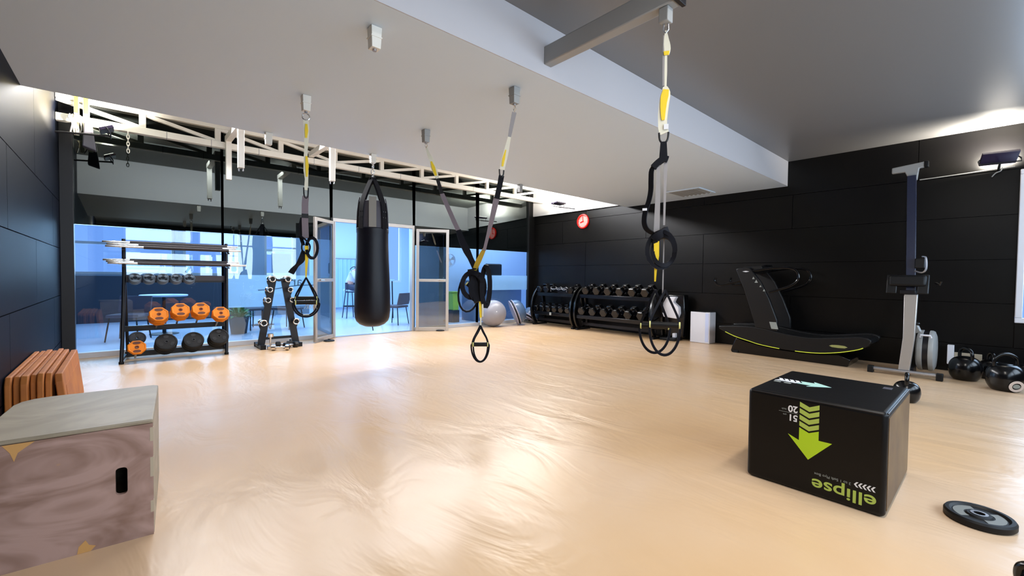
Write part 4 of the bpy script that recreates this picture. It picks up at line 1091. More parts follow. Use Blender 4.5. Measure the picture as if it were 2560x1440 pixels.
# ================================================================== BLACK DUMBBELL RACKS along the dark wall
def rack_profile():
    return smoothpts([(7.34, 0.03), (7.22, 0.22), (7.20, 0.42), (7.25, 0.62), (7.35, 0.80), (7.47, 0.92)], 4)
def saddle_rack(y0, y1, label):
    t = thing('dumbbell_rack', (7.5, (y0 + y1) / 2, 0), label, 'dumbbell rack', 'low black two-tier dumbbell racks')
    L = t.location
    for y in (y0, y1):
        pf = [(p.x, p.y) for p in smoothpts([(7.36, 0.0, 0), (7.235, 0.20, 0), (7.205, 0.42, 0), (7.25, 0.64, 0), (7.36, 0.82, 0), (7.50, 0.93, 0)], 4)]
        bk = [(7.56, 0.90), (7.60, 0.5), (7.62, 0.03), (7.70, 0.0)]
        inner = [(7.50, 0.0), (7.50, 0.05), (7.44, 0.22)]
        outer = pf + [(7.62, 0.93), (7.70, 0.5), (7.74, 0.0), (7.66, 0.0), (7.62, 0.45), (7.54, 0.84), (7.44, 0.78), (7.34, 0.60), (7.30, 0.42), (7.33, 0.22), (7.45, 0.0)]
        MB(L).prismY(outer, y - 0.022, y + 0.022).build('end_frame', M['black_gloss'], t, bevel=0.008)
        MB(L).box(7.30, 7.74, y - 0.03, y + 0.03, 0.0, 0.035).build('foot', M['black_rubber'], t)
    for z, xf in ((0.30, 7.26), (0.735, 7.36)):
        MB(L).add([(xf, y, z + dz) for y in (y0 + 0.022, y1 - 0.022) for dz in (-0.012, 0.012)] + [(xf + 0.32, y, z + 0.09 + dz) for y in (y0 + 0.022, y1 - 0.022) for dz in (-0.012, 0.012)],
                  [(0, 1, 3, 2), (4, 6, 7, 5), (0, 4, 5, 1), (2, 3, 7, 6), (0, 2, 6, 4), (1, 5, 7, 3)]).build('shelf', M['black_gloss'], t)
        MB(L).box(xf - 0.006, xf + 0.010, y0 + 0.022, y1 - 0.022, z - 0.04, z + 0.035).build('shelf_lip', M['black_gloss'], t, bevel=0.004)
    MB(L).box(7.46, 7.50, y0 + 0.022, y1 - 0.022, 0.10, 0.16).build('stretcher', M['black_metal'], t)
    return t
t1 = saddle_rack(6.20, 7.40, 'low black curved dumbbell rack at the corner, the left of two')
L = t1.location
MB(L).box(7.2535, 7.2545, 6.78, 6.84, 0.268, 0.33).build('label_plate', M['grey_print'], t1)
for k in range(3):
    yy = 6.86 - k * 0.16
    MB(L).tube([(7.40, yy + 0.075, 0.875), (7.40, yy + 0.04, 0.85), (7.40, yy, 0.842), (7.40, yy - 0.04, 0.85), (7.40, yy - 0.075, 0.875)], 0.007, 6).build('empty_saddle', M['steel'], t1)
    MB(L).tube([(7.56, yy + 0.075, 0.905), (7.56, yy + 0.04, 0.885), (7.56, yy, 0.88), (7.56, yy - 0.04, 0.885), (7.56, yy - 0.075, 0.905)], 0.007, 6).build('empty_saddle', M['steel'], t1)
MB(L).tube([(7.40, 6.94, 0.80), (7.40, 6.94, 0.868), (7.40, 6.46, 0.868), (7.40, 6.46, 0.80)], 0.007, 6).build('saddle_rail', M['steel'], t1)
t2 = saddle_rack(4.27, 6.08, 'low black curved dumbbell rack along the dark wall, the right of two')
L = t2.location
proto = None
def put_bell(y, tier, label, grp, r):
    global proto
    key = r
    if proto is None: proto = {}
    if key not in proto: proto[key] = hex_bell(r, 0.33, 0.115, 'black_gloss'); o = proto[key]
    else: o = copy_tree(proto[key])
    xc, zc = ((7.405, 0.345), (7.505, 0.78))[tier]
    o.location = (xc, y, zc + r * 0.90 + 0.022); o.rotation_euler = (0, math.radians(-15.7), 0)
    tag(o, label, 'dumbbell', grp)
for i in range(6):
    put_bell(7.29 - i * 0.195, 0, 'black hex dumbbell on the lower shelf of the left black rack, %s from the left' % ORD[i], 'black dumbbells, left rack lower shelf', 0.078)
for i, y in enumerate((7.28, 7.06)):
    put_bell(y, 1, 'black hex dumbbell on top of the left black rack, %s from the left' % ORD[i], 'black dumbbells, left rack top shelf', 0.088)
put_bell(6.32, 1, 'black hex dumbbell alone at the right end on top of the left black rack', 'black dumbbells, left rack top shelf', 0.088)
for i in range(6):
    put_bell(5.90 - i * 0.285, 1, 'black hex dumbbell on top of the right black rack, %s from the left' % ORD[i], 'black dumbbells, right rack top shelf', 0.098)
for i in range(6):
    put_bell(5.92 - i * 0.285, 0, 'black hex dumbbell on the lower shelf of the right black rack, %s from the left' % ORD[i], 'black dumbbells, right rack lower shelf', 0.098)

# ================================================================== BALLS by the glass
t = thing('exercise_ball', (6.24, 7.63, 0), 'large silver grey exercise ball resting by the glass', 'exercise ball')
MB().sphere((0, 0, 0.30), 0.30, 40, 24).build('ball', M['silver_ball'], t)
MB().lathe([(0.012, 0), (0.010, 0.004)], (-0.12, -0.2695, 0.36), Vector((-0.12, -0.27, 0.06)), 12).build('plug', M['white'], t)
def balance_dome(x, y, axis, label, r=0.29):
    t = thing('balance_dome', (x, y, 0), label, 'balance trainer', 'half-ball balance trainers in the corner')
    a = Vector(axis).normalized()
    # rim lowest point on floor
    low = r * 1.06 * math.sqrt(max(0, 1 - a.z ** 2)) + max(0, -a.z) * 0 + 0.0
    c = Vector((0, 0, low + 0.045 * abs(a.z)))
    MB().lathe([(r * 0.99, 0.0), (r * 0.985, 0.02), (r * 0.96, 0.07), (r * 0.88, 0.13), (r * 0.74, 0.18), (r * 0.5, 0.215), (r * 0.25, 0.23), (0.002, 0.234)], c, a, 40).build('dome', M['blue_dome'], t)
    MB().lathe([(r * 0.98, -0.004), (r * 1.06, 0.0), (r * 1.065, 0.012), (r * 1.0, 0.024)], c, a, 40).build('rim', M['lilac_rim'], t)
    MB().lathe([(r * 0.97, -0.04), (r * 0.99, -0.038), (r * 0.99, -0.006), (r * 0.97, -0.006)], c, a, 40).build('band', M['black_rubber'], t)
    MB().lathe([(0.02, -0.066), (r * 0.98, -0.066), (r * 1.05, -0.060), (r * 1.05, -0.044), (r * 0.9, -0.042)], c, a, 40).build('platform', M['lilac_rim'], t)
    return t
balance_dome(6.90, 7.60, (0.72, -0.45, 0.35), 'blue grey half-ball balance trainer leaning on edge beside the silver ball')
balance_dome(7.50, 7.73, (0.45, -0.2, 0.85), 'blue grey half-ball balance trainer in the corner behind the black rack end', 0.21)

# ================================================================== WHITE THINGS by the racks
t = thing('floor_standing_heater', (7.72, 3.52, 0), 'plain white box unit standing against the dark wall left of the treadmill', 'white cabinet')
L = t.location
MB(L).box(7.60, 7.84, 3.34, 3.69, 0.0, 0.55).build('casing', M['white'], t, bevel=0.012, seg=3)
MB(L).box(7.597, 7.60, 3.36, 3.42, 0.03, 0.53).build('side_strip', mat('bluish_white_plastic', srgb(205, 215, 245), 0.3), t)
MB(L).prismZ([(7.60, 3.42), (7.60, 3.69), (7.84, 3.69), (7.84, 3.34), (7.66, 3.34)], 0.55, 0.557).build('cap', M['black_plastic'], t)
t.name = 'white_cabinet'
t = thing('vibration_trainer', (7.55, 4.02, 0), 'white and black machine standing between the right black rack and the white cabinet', 'exercise machine')
L = t.location
MB(L).prismX([(3.92, 0.80), (4.10, 0.80), (4.17, 0.68), (4.19, 0.50), (4.16, 0.42), (3.90, 0.40), (3.86, 0.50), (3.87, 0.62), (3.92, 0.66), (3.97, 0.70), (3.95, 0.75)], 7.50, 7.60).build('shield', M['white'], t, bevel=0.012)
MB(L).prismX([(3.83, 0.05), (4.19, 0.05), (4.20, 0.45), (4.14, 0.83), (3.82, 0.84), (3.80, 0.5)], 7.602, 7.78).build('body', M['black_gloss'], t, bevel=0.02)
MB(L).box(7.40, 7.70, 3.88, 4.18, 0.0, 0.05).build('base', M['black_plastic'], t, bevel=0.01)
MB(L).box(7.52, 7.60, 3.93, 3.99, 0.05, 0.13).build('foot_block', M['white'], t, bevel=0.01)
MB(L).tube([(7.49, 4.16, 0.5), (7.46, 4.17, 0.65), (7.47, 4.12, 0.8), (7.54, 4.09, 0.83)], 0.014, 8).build('side_handle', M['black_metal'], t)

# ================================================================== CURVED TREADMILL
tx0, tx1 = 7.04, 7.70
t = thing('curved_treadmill', (7.38, 2.0, 0), 'black curved manual treadmill with a thin yellow side stripe along the dark wall', 'treadmill')
L = t.location
topc = smoothpts([(0, 2.955, .395), (0, 2.62, .425), (0, 2.33, .418), (0, 2.01, .365), (0, 1.70, .345), (0, 1.39, .385), (0, 1.20, .415), (0, 1.10, .405)], 4)
stripe = smoothpts([(0, 2.950, .350), (0, 2.72, .255), (0, 2.50, .200), (0, 2.35, .166), (0, 2.09, .138), (0, 1.83, .129), (0, 1.60, .140), (0, 1.38, .181), (0, 1.20, .238), (0, 1.13, .275)], 4)
shell = [(p.y, p.z) for p in topc] + [(1.06, .385), (1.058, .355), (1.09, .30)] + [(p.y, p.z) for p in reversed(stripe)] 
for nm, xa_, xb_ in (('side_shell', tx0, tx0 + 0.09), ('side_shell', tx1 - 0.09, tx1)):
    MB(L).prismX(shell, xa_, xb_).build(nm, M['black_plastic'], t, bevel=0.015, seg=3)
bed = [(p.y, p.z - 0.02) for p in topc] + [(1.07, .33), (1.2, .24), (1.8, .15), (2.4, .17), (2.9, .32)]
MB(L).prismX(bed, tx0 + 0.091, tx1 - 0.091).build('running_belt', M['black_rubber'], t)
low = [(2.74, .135), (2.775, .03), (2.76, .0), (1.30, .0), (1.27, .10), (1.40, .150), (1.60, .126), (1.83, .118), (2.1, .128), (2.35, .155), (2.55, .19), (2.70, .23)]
MB(L).prismX(low, tx0 + 0.03, tx1 - 0.03).build('base', M['black_gloss'], t, bevel=0.01)
for seg_ in (stripe[2:17], stripe[19:-1]):
    MB(L).tube([(tx0 - 0.003, p.y, p.z + 0.006) for p in seg_], 0.006, 6).build('yellow_stripe', mat('lime_stripe', srgb(215, 225, 70), 0.4) if 'lime_stripe' not in bpy.data.materials else bpy.data.materials['lime_stripe'], t)
MB(L).prismX([(1.50, .262), (1.47, .277), (1.40, .281), (1.33, .277), (1.30, .262), (1.33, .247), (1.40, .243), (1.47, .247)], tx0 - 0.003, tx0 + 0.002).build('oval_badge', mat('badge_olive', srgb(150, 150, 90), 0.4), t)
colp = [(2.12, .385), (2.42, .42), (2.50, .70), (2.60, 1.0), (2.72, 1.29), (2.66, 1.315), (2.52, 1.315), (2.36, 1.10), (2.24, .85), (2.13, .55)]
for xa_, xb_ in ((tx0 + 0.0, tx0 + 0.06), (tx1 - 0.06, tx1)):
    c_ = MB(L).prismX(colp, xa_, xb_).build('upright', M['black_plastic'], t, bevel=0.012, seg=2)
    if xa_ < 7.2:
        for (y_, z_, s_) in ((2.46, 1.16, 0.018), (2.42, 1.11, 0.023), (2.36, 1.04, 0.015), (2.31, 0.98, 0.017)):
            MB(L).prismX([(y_ - s_, z_ - s_), (y_ + s_, z_ - s_), (y_, z_ + s_)], tx0 - 0.002, tx0 + 0.001).build('printed_mark', M['grey_print'], c_, smooth=False)
        MB(L).prismX([(2.20, .42), (2.11, .42), (2.14, .52), (2.23, .52)], tx0 - 0.002, tx0 + 0.001).build('sticker', M['grey_print'], c_, smooth=False)
        MB(L).prismX([(2.62, 1.255), (2.57, 1.265), (2.52, 1.255), (2.57, 1.245)], tx0 - 0.002, tx0 + 0.001).build('badge', M['white_print'], c_, smooth=False)
MB(L).prismX([(2.72, 1.27), (2.62, 1.33), (2.38, 1.345), (2.36, 1.30), (2.52, 1.22)], tx0 + 0.061, tx1 - 0.061).build('console', M['black_plastic'], t, bevel=0.01)
MB(L).prismX([(2.44, 1.335), (2.36, 1.36), (2.35, 1.35), (2.43, 1.325)], tx0 + 0.2, tx1 - 0.2).build('display', M['black_gloss'], t)
for xx in (tx0 + 0.03, tx1 - 0.03):
    MB(L).tube(smoothpts([(xx, 2.50, 1.26), (xx, 2.25, 1.30), (xx, 2.05, 1.31), (xx, 1.93, 1.28), (xx, 1.885, 1.20), (xx, 1.90, 1.12), (xx, 2.0, 1.04), (xx, 2.25, 0.95)], 5), 0.018, 10).build('handrail', M['black_gloss'], t)
    MB(L).tube(smoothpts([(xx, 2.64, 1.12), (xx, 2.85, 1.06), (xx, 2.98, 1.04), (xx, 3.04, 1.10), (xx, 3.03, 1.16)], 5), 0.016, 10).build('push_handle', M['black_gloss'], t)
MB(L).box(tx0 + 0.02, tx0 + 0.08, 2.66, 2.74, 0.0, 0.04).build('foot_pad', M['black_rubber'], t)

# ================================================================== ROWING MACHINE stored upright
t = thing('rowing_machine', (7.1, 0.72, 0), 'silver and black rowing machine stored upright against the dark wall', 'rowing machine')
L = t.location
MB(L).cyl((6.95, 0.44, 0.055), (6.95, 1.04, 0.055), 0.024, 14).build('front_foot_bar', M['steel'], t)
for yy in (0.43, 1.045):
    MB(L).box(6.915, 6.985, yy - 0.03, yy + 0.03, 0.0, 0.085).build('rubber_foot', M['black_rubber'], t, bevel=0.008)
MB(L).prism([(-0.05, 0.06), (0.05, 0.06), (0.055, 0.46), (0.06, 0.98), (-0.06, 0.98), (-0.05, 0.46)], lambda a, b: (6.955 + b * 0.05, 0.705 + a + (0.035 if b < 0.3 else 0.0), b), lambda a, b: (7.035 + b * 0.05, 0.705 + a + (0.035 if b < 0.3 else 0.0), b)).build('main_leg', M['aluminium'], t, bevel=0.006)
cw = Vector((7.27, 0.57, 0.30))
MB(L).lathe([(0.02, -0.085), (0.19, -0.085), (0.235, -0.07), (0.245, -0.05), (0.245, -0.028), (0.235, -0.024)], cw, (0, 1, 0), 36).build('flywheel_cover', M['grey_steel'], t)
MB(L).lathe([(0.19, -0.024), (0.236, -0.023), (0.236, 0.023), (0.19, 0.024)], cw, (0, 1, 0), 36).build('flywheel_cage', M['black_metal'], t)
MB(L).lathe([(0.235, 0.024), (0.245, 0.028), (0.245, 0.05), (0.235, 0.07), (0.19, 0.085), (0.02, 0.085)], cw, (0, 1, 0), 36).build('flywheel_cover', M['grey_steel'], t)
MB(L).tube([(7.07, 0.52, 0.475), (7.05, 0.525, 0.50), (7.05, 0.61, 0.50), (7.07, 0.615, 0.475)], 0.011, 8).build('damper_handle', M['white'], t)
MB(L).bar((7.05, 0.63, 0.53), (7.07, 0.66, 0.60), 0.03, 0.06).build('chain_guide', M['grey_steel'], t)
MB(L).sphere((7.06, 0.64, 0.63), 0.022, 16, 10).build('chain_knob', M['black_gloss'], t)
MB(L).box(7.04, 7.30, 0.66, 0.74, 0.02, 0.10).build('bottom_rail', M['black_metal'], t)
MB(L).bar((7.07, 0.71, 0.94), (7.30, 0.762, 2.44), 0.085, 0.055, hint=(1, 0, 0)).build('monorail', mat('dark_rail', srgb(38, 44, 66), 0.25, spec=0.6), t, bevel=0.004)
MB(L).box(6.98, 7.10, 0.66, 0.80, 0.985, 1.03).build('rail_joint', M['black_metal'], t, bevel=0.006)
MB(L).obox((7.03, 0.74, 1.14), 0.09, 0.34, 0.14, Matrix.Rotation(0.12, 3, 'Y')).build('seat', M['black_rubber'], t, bevel=0.03, seg=3)
for sg, yy in ((1, 0.60), (-1, 0.88)):
    MB(L).obox((7.02, yy, 1.10), 0.03, 0.10, 0.24, Matrix.Rotation(0.3, 3, 'Y')).build('footrest', M['black_plastic'], t, bevel=0.01)
MB(L).tube(smoothpts([(7.06, 0.68, 1.26), (7.03, 0.62, 1.24), (7.02, 0.585, 1.27), (7.02, 0.58, 1.35), (7.03, 0.59, 1.42), (7.05, 0.62, 1.43)], 4), 0.010, 8).build('monitor_arm', M['steel'], t)
MB(L).obox((7.06, 0.64, 1.35), 0.03, 0.09, 0.12, Matrix.Rotation(0.1, 3, 'Y')).build('monitor', M['black_plastic'], t, bevel=0.01)
MB(L).tube([(7.05, 0.50, 1.12), (7.03, 0.46, 1.10), (7.02, 0.45, 1.14)], 0.012, 8).build('pull_handle', M['black_gloss'], t)
MB(L).prismX([(0.955, 2.50), (0.955, 2.57), (0.655, 2.60), (0.655, 2.535), (0.70, 2.53), (0.715, 2.39), (0.78, 2.375), (0.83, 2.50)], 7.30, 7.36).build('rear_foot', M['grey_steel'], t, bevel=0.008)
MB(L).box(7.29, 7.37, 0.615, 0.652, 2.53, 2.605).build('rubber_foot', M['black_rubber'], t, bevel=0.008)

# wall power box and cable
t = thing('power_box', (7.81, 0.42, 0.15), 'small white electrical box low on the dark wall beside the rower', 'electrical box')
MB(t.location).box(7.74, 7.828, 0.36, 0.42, 0.10, 0.34).build('box', M['white'], t, bevel=0.006)
MB(t.location).box(7.79, 7.828, 0.12, 0.36, 0.16, 0.25).build('cable_duct', M['ply_edge'], t, bevel=0.004)
t = thing('wall_cable', (7.8, 0.35, 2.5), 'thin pale cable running along the dark wall under the floodlight', 'cable')
pts = smoothpts([(7.822, 0.74, 2.47), (7.822, 0.55, 2.475), (7.822, 0.30, 2.485), (7.822, 0.10, 2.495), (7.822, -0.08, 2.50)], 5)
MB(t.location).tube(pts, 0.006, 6).build('cord', M['grey_steel'], t)
MB(t.location).tube(smoothpts([(7.80, 0.02, 2.50), (7.78, 0.03, 2.46), (7.78, 0.07, 2.44), (7.79, 0.10, 2.40)], 4), 0.006, 6).build('loose_end', M['grey_steel'], t)

# ================================================================== KETTLEBELLS
def kettlebell(r, loc, rz, label, label_face=False, grp='black kettlebells on the floor by the dark wall', hw=None):
    o = thing('kettlebell', loc, label, 'kettlebell', grp, rz)
    prof = [(r * 0.62, 0.0), (r * 0.70, r * 0.03), (r * 0.90, r * 0.35), (r * 0.99, r * 0.75), (r * 1.0, r * 0.95), (r * 0.93, r * 1.35), (r * 0.72, r * 1.68), (r * 0.40, r * 1.86), (r * 0.05, r * 1.90)]
    pr = [(p.x, p.z) for p in smoothpts([(a, 0, b) for a, b in prof], 3)]
    MB().lathe([(max(a, 0.001), b) for a, b in pr], (0, 0, 0), n=36).build('body', M['black_gloss'], o)
    h = hw or r * 0.62
    k = smoothpts([(-h * 0.95, 0, r * 1.50), (-h * 1.05, 0, r * 1.85), (-h * 0.95, 0, r * 2.25), (-h * 0.45, 0, r * 2.50), (0, 0, r * 2.55), (h * 0.45, 0, r * 2.50), (h * 0.95, 0, r * 2.25), (h * 1.05, 0, r * 1.85), (h * 0.95, 0, r * 1.50)], 4)
    MB().tube(k, 0.0165, 12).build('handle', M['black_gloss'], o)
    if label_face:
        a = Vector((0, -1, -0.25)).normalized()
        ring = MB().lathe([(r * 0.24, 0), (r * 0.40, 0), (r * 0.40, 0.006), (r * 0.24, 0.006)], Vector((0, 0, r * 0.72)) + a * (r * 0.975), a, 28, closed=True).build('label_ring', M['kb_label'], o)
        MB().lathe([(0.001, 0), (r * 0.15, 0), (r * 0.15, 0.005), (0.001, 0.005)], Vector((0, 0, r * 0.72)) + a * (r * 0.98), a, 20, closed=True, sy=1.3).build('label_centre', M['grey_print'], ring)
    return o
kettlebell(0.102, (5.52, 0.56, 0), math.radians(5), 'small black kettlebell just behind the soft black jump box')
kettlebell(0.145, (7.28, 0.24, 0), 0.6, 'large black kettlebell on the floor nearest the rowing machine')
kettlebell(0.150, (6.92, -0.065, 0), math.radians(-58), 'large black kettlebell with a pale round label, furthest right', True)
kettlebell(0.120, (7.60, 0.04, 0), 0.3, 'black kettlebell against the wall, between and behind the two large ones')
kettlebell(0.125, (7.46, -0.23, 0), 0.2, 'black kettlebell behind the one with the pale label')
kettlebell(0.062, (2.33, -0.112, 0), 1.2, 'small black kettlebell barely showing in the bottom right corner of the photo')

# ================================================================== WEIGHT PLATE on the floor
t = thing('weight_plate', (3.03, 0.035, 0), 'round black weight plate lying flat on the floor, right of the soft black box', 'weight plate')
t.scale = (0.77, 0.77, 0.9)
MB().lathe([(0.026, 0.006), (0.055, 0.006), (0.06, 0.010), (0.120, 0.010), (0.132, 0.0), (0.152, 0.0), (0.160, 0.010), (0.160, 0.032), (0.152, 0.042), (0.134, 0.042), (0.122, 0.032), (0.062, 0.032), (0.056, 0.040), (0.026, 0.040)], (0, 0, 0), n=48, closed=True).build('disc', M['black_rubber'], t)
for a0 in (20, 200):
    pts = [(math.cos(math.radians(a0 + k * 12)) * 0.092, math.sin(math.radians(a0 + k * 12)) * 0.092, 0.0325) for k in range(11)]
    MB().ribbon(pts, 0.048, [Vector((p[0], p[1], 0)).normalized() for p in pts], 0.003).build('grey_insert', M['grey_rubber'] if False else mat('grey_insert', srgb(120, 122, 118), 0.5) if 'grey_insert' not in bpy.data.materials else bpy.data.materials['grey_insert'], t)
MB().lathe([(0.026, 0), (0.040, 0), (0.040, 0.004), (0.026, 0.004)], (0, 0, 0.039), n=32, closed=True).build('hub_ring', M['steel'], t)

# door stops
for x, y, lb in ((2.60, 7.585, 'flat black round door stop in front of the left door leaf'), (4.86, 7.66, 'flat black round door stop at the foot of the right door leaf')):
    t = thing('door_stop', (x, y, 0), lb, 'door stop', 'black door stops at the double door')
    MB().lathe([(0.085, 0.0), (0.09, 0.008), (0.080, 0.022), (0.05, 0.028), (0.002, 0.029)], n=28).build('weight', M['black_rubber'], t)
    MB().lathe([(0.02, 0.0), (0.018, 0.012), (0.002, 0.013)], (0, 0, 0.029), n=16).build('knob', M['black_plastic'], t)

# ================================================================== WALL CLOCK
t = thing('wall_clock', (XR, 6.37, 2.415), 'round red rimmed wall clock on the dark wall', 'clock')
MB().lathe([(0.135, -0.001), (0.162, -0.001), (0.168, 0.02), (0.160, 0.042), (0.145, 0.045), (0.137, 0.036)], (0, 0, 0), (-1, 0, 0), 48, closed=True).build('rim', M['red'], t)
MB().lathe([(0.0015, 0.012), (0.138, 0.012), (0.138, 0.018), (0.0015, 0.018)], (0, 0, 0), (-1, 0, 0), 40).build('face', M['clock_face'], t)
def hand(a, ln, w, nm):
    d = Vector((0, -math.sin(a), math.cos(a)))
    MB().bar(Vector((-0.022, 0, 0)) - d * 0.02, Vector((-0.022, 0, 0)) + d * ln, w, 0.002, hint=(1, 0, 0)).build(nm, M['red'], t)
hand(math.radians(-5), 0.115, 0.018, 'minute_hand'); hand(math.radians(-108), 0.085, 0.026, 'hour_hand')
for k in range(12):
    a = k * PI / 6; d = Vector((0, -math.sin(a), math.cos(a)))
    MB().bar(Vector((-0.0195, 0, 0)) + d * 0.112, Vector((-0.0195, 0, 0)) + d * 0.130, 0.008, 0.002, hint=(1, 0, 0)).build('hour_mark', M['red'], t)
MB().lathe([(0.012, 0.018), (0.012, 0.028), (0.001, 0.029)], (0, 0, 0), (-1, 0, 0), 16).build('hub', M['red'], t)

# ================================================================== STRAPS AND CHAIN ON THE TRUSS, left corner
def truss_strap(x, y, z0, z1, w, cols, label, nm='resistance_strap'):
    t = thing(nm, (x, y, z0), label, 'strap', 'straps hung over the truss in the left corner')
    L = t.location
    MB(L).ribbon(smoothpts([(x, y - 0.052, z0), (x, y - 0.056, (z0 + z1) / 2), (x, y - 0.054, z1 - 0.01), (x, y - 0.03, z1 + 0.006), (x, y + 0.02, z1 + 0.008), (x, y + 0.054, z1 - 0.01), (x, y + 0.056, (z0 + z1) / 2)], 4), w, (1, 0, 0), 0.005).build('webbing', M[cols[0]], t)
    if len(cols) > 1:
        MB(L).ribbon([(x, y - 0.0615, z1 - 0.02), (x, y - 0.062, (z0 + z1) / 2 + 0.02)], w * 0.8, (1, 0, 0), 0.004).build('yellow_band', M[cols[1]], t)
    return t
truss_strap(-0.33, 7.6, 2.82, 3.295, 0.055, ('web_white', 'web_yellow'), 'white strap with a broad yellow band, hung over the truss, rightmost of the corner straps')
truss_strap(-0.415, 7.6, 2.80, 3.295, 0.045, ('web_white', 'web_yellow'), 'white strap with a small yellow band, hung over the truss, second from the corner post')
t = thing('cable_bundle', (-0.445, 7.42, 3.02), 'knotted bundle of grey and white straps in the left corner', 'strap')
L = t.location
for k in range(5):
    a = k * 1.3; x = -0.47 + 0.022 * k
    MB(L).tube(smoothpts([(x, 7.52, 3.04), (x - 0.01, 7.49, 2.99), (x + 0.02 * math.cos(a), 7.49, 2.93), (x + 0.01, 7.50, 2.86), (x + 0.02 * math.sin(a), 7.50, 2.80)], 4), 0.008, 8).build('strap_strand', M['web_white' if k % 2 else 'web_grey'], t)
t = thing('hanging_bag', (-0.315, 7.52, 2.62), 'grey folded cloth pouch hanging from the truss in the left corner', 'pouch')
L = t.location
MB(L).add([(-0.345, 7.45, 2.954), (-0.275, 7.45, 2.954), (-0.275, 7.53, 2.954), (-0.345, 7.53, 2.954), (-0.365, 7.42, 2.66), (-0.24, 7.42, 2.62), (-0.24, 7.53, 2.62), (-0.365, 7.53, 2.66)],
          [(0, 1, 2, 3), (7, 6, 5, 4), (0, 4, 5, 1), (1, 5, 6, 2), (2, 6, 7, 3), (3, 7, 4, 0)]).build('cloth', M['grey_vinyl'], t, bevel=0.012, seg=3)
t = thing('hanging_chain', (0.055, 7.56, 2.72), 'short pale chain dangling from the truss, left of the cream arm', 'chain')
nl = 6
for i in range(nl):
    zc = 2.955 - 0.02 - i * 0.045
    axv = Vector((1, 0, 0)) if i % 2 else Vector((0, 1, 0))
    pts = [Vector((0.055, 7.565, zc)) + axv * (0.013 * math.cos(a)) + Vector((0, 0, 0.030 * math.sin(a))) for a in [2 * PI * k / 12 for k in range(12)]]
    MB(t.location).tube(pts, 0.005, 6, closed=True).build('link', M['white_steel'], t)

# ================================================================== CAFE FURNITURE beyond the glass
def cafe_chair(x, y, rz, label, m='grey_fabric', bar=False, zs=0.44):
    t = thing('cafe_chair', (x, y, 0), label, 'chair', 'cafe chairs beyond the glass', rz)
    MB().box(-0.22, 0.22, -0.22, 0.22, zs - 0.05, zs).build('seat', M[m], t, bevel=0.02, seg=3)
    MB().prismX([(0.19, zs + 0.02), (0.23, zs + 0.02), (0.29, zs + 0.29), (0.25, zs + 0.29)], -0.23, 0.23).build('backrest', M[m], t, bevel=0.012, seg=3)
    for i, j in ((-1, -1), (1, -1), (1, 1), (-1, 1)):
        MB().cyl((i * 0.18, j * 0.18, zs - 0.05), (i * 0.22, j * 0.23, 0.0), 0.011, 8).build('leg', M['black_metal'], t)
    return t
cafe_chair(4.70, 9.35, math.radians(-150), 'dark grey low-backed chair standing alone just beyond the open doorway')
cafe_chair(1.95, 10.2, 0.5, 'dark grey chair behind the left glass, right of the potted plant')
cafe_chair(0.05, 9.7, -0.4, 'dark grey chair behind the glass at the left post of the weight rack')
cafe_chair(2.55, 9.9, 2.2, 'dark grey chair behind the glass beside the open left door leaf')
def cafe_table(x, y, label, m='blue_white', h=0.73, r=0.36):
    t = thing('cafe_table', (x, y, 0), label, 'table', 'cafe tables beyond the glass')
    MB().lathe([(r - 0.01, h - 0.03), (r, h - 0.02), (r, h - 0.005), (r - 0.01, h)], n=32).build('table_top', M[m], t)
    MB().cyl((0, 0, 0.02), (0, 0, h - 0.03), 0.03, 12).build('column', M['black_metal'], t)
    MB().lathe([(0.22, 0), (0.22, 0.01), (0.05, 0.03)], n=24).build('base', M['black_metal'], t)
cafe_table(0.55, 10.3, 'pale round cafe table behind the glass beyond the weight rack')
cafe_table(2.3, 10.9, 'pale round cafe table behind the glass beyond the dumbbell stand')

# bar table and stool with the seated person
t = thing('bar_table', (5.02, 11.0, 0), 'pale high table where the person sits, half hidden by the punching bag', 'table')
MB().box(-0.33, 0.33, -0.33, 0.33, 0.98, 1.02).build('table_top', M['blue_white'], t, bevel=0.01)
for i, j in ((-1, -1), (1, -1), (1, 1), (-1, 1)):
    MB().cyl((i * 0.28, j * 0.28, 0.98), (i * 0.30, j * 0.30, 0), 0.016, 8).build('leg', M['black_metal'], t)
t = thing('bar_stool', (4.44, 11.38, 0), 'pale blue bar stool with thin dark legs under the seated person', 'stool', rz=0.0)
MB().lathe([(0.16, 0.70), (0.18, 0.715), (0.18, 0.745), (0.15, 0.76)], n=24).build('seat', M['blue_white'], t)
for k in range(4):
    a = PI / 4 + k * PI / 2
    MB().cyl((0.12 * math.cos(a), 0.12 * math.sin(a), 0.705), (0.21 * math.cos(a), 0.21 * math.sin(a), 0), 0.013, 8).build('leg', M['trousers'], t)
MB().lathe([(0.160, 0.30), (0.175, 0.30), (0.175, 0.32), (0.160, 0.32)], n=24, closed=True).build('foot_ring', M['black_metal'], t)

def skin_obj(name, pts, edges, rad, m, parent, sub=2):
    me = bpy.data.meshes.new(name); me.from_pydata([Vector(p) for p in pts], edges, [])
    o = bpy.data.objects.new(name, me); COL.objects.link(o); o.parent = parent
    sk = o.modifiers.new('skin', 'SKIN')
    for i, v in enumerate(me.skin_vertices[0].data):
        v.radius = rad[i] if isinstance(rad[i], tuple) else (rad[i], rad[i]); v.use_root = (i == 0)
    sb = o.modifiers.new('sub', 'SUBSURF'); sb.levels = sub; sb.render_levels = sub
    me.materials.append(m); sk.use_smooth_shade = True
    return o
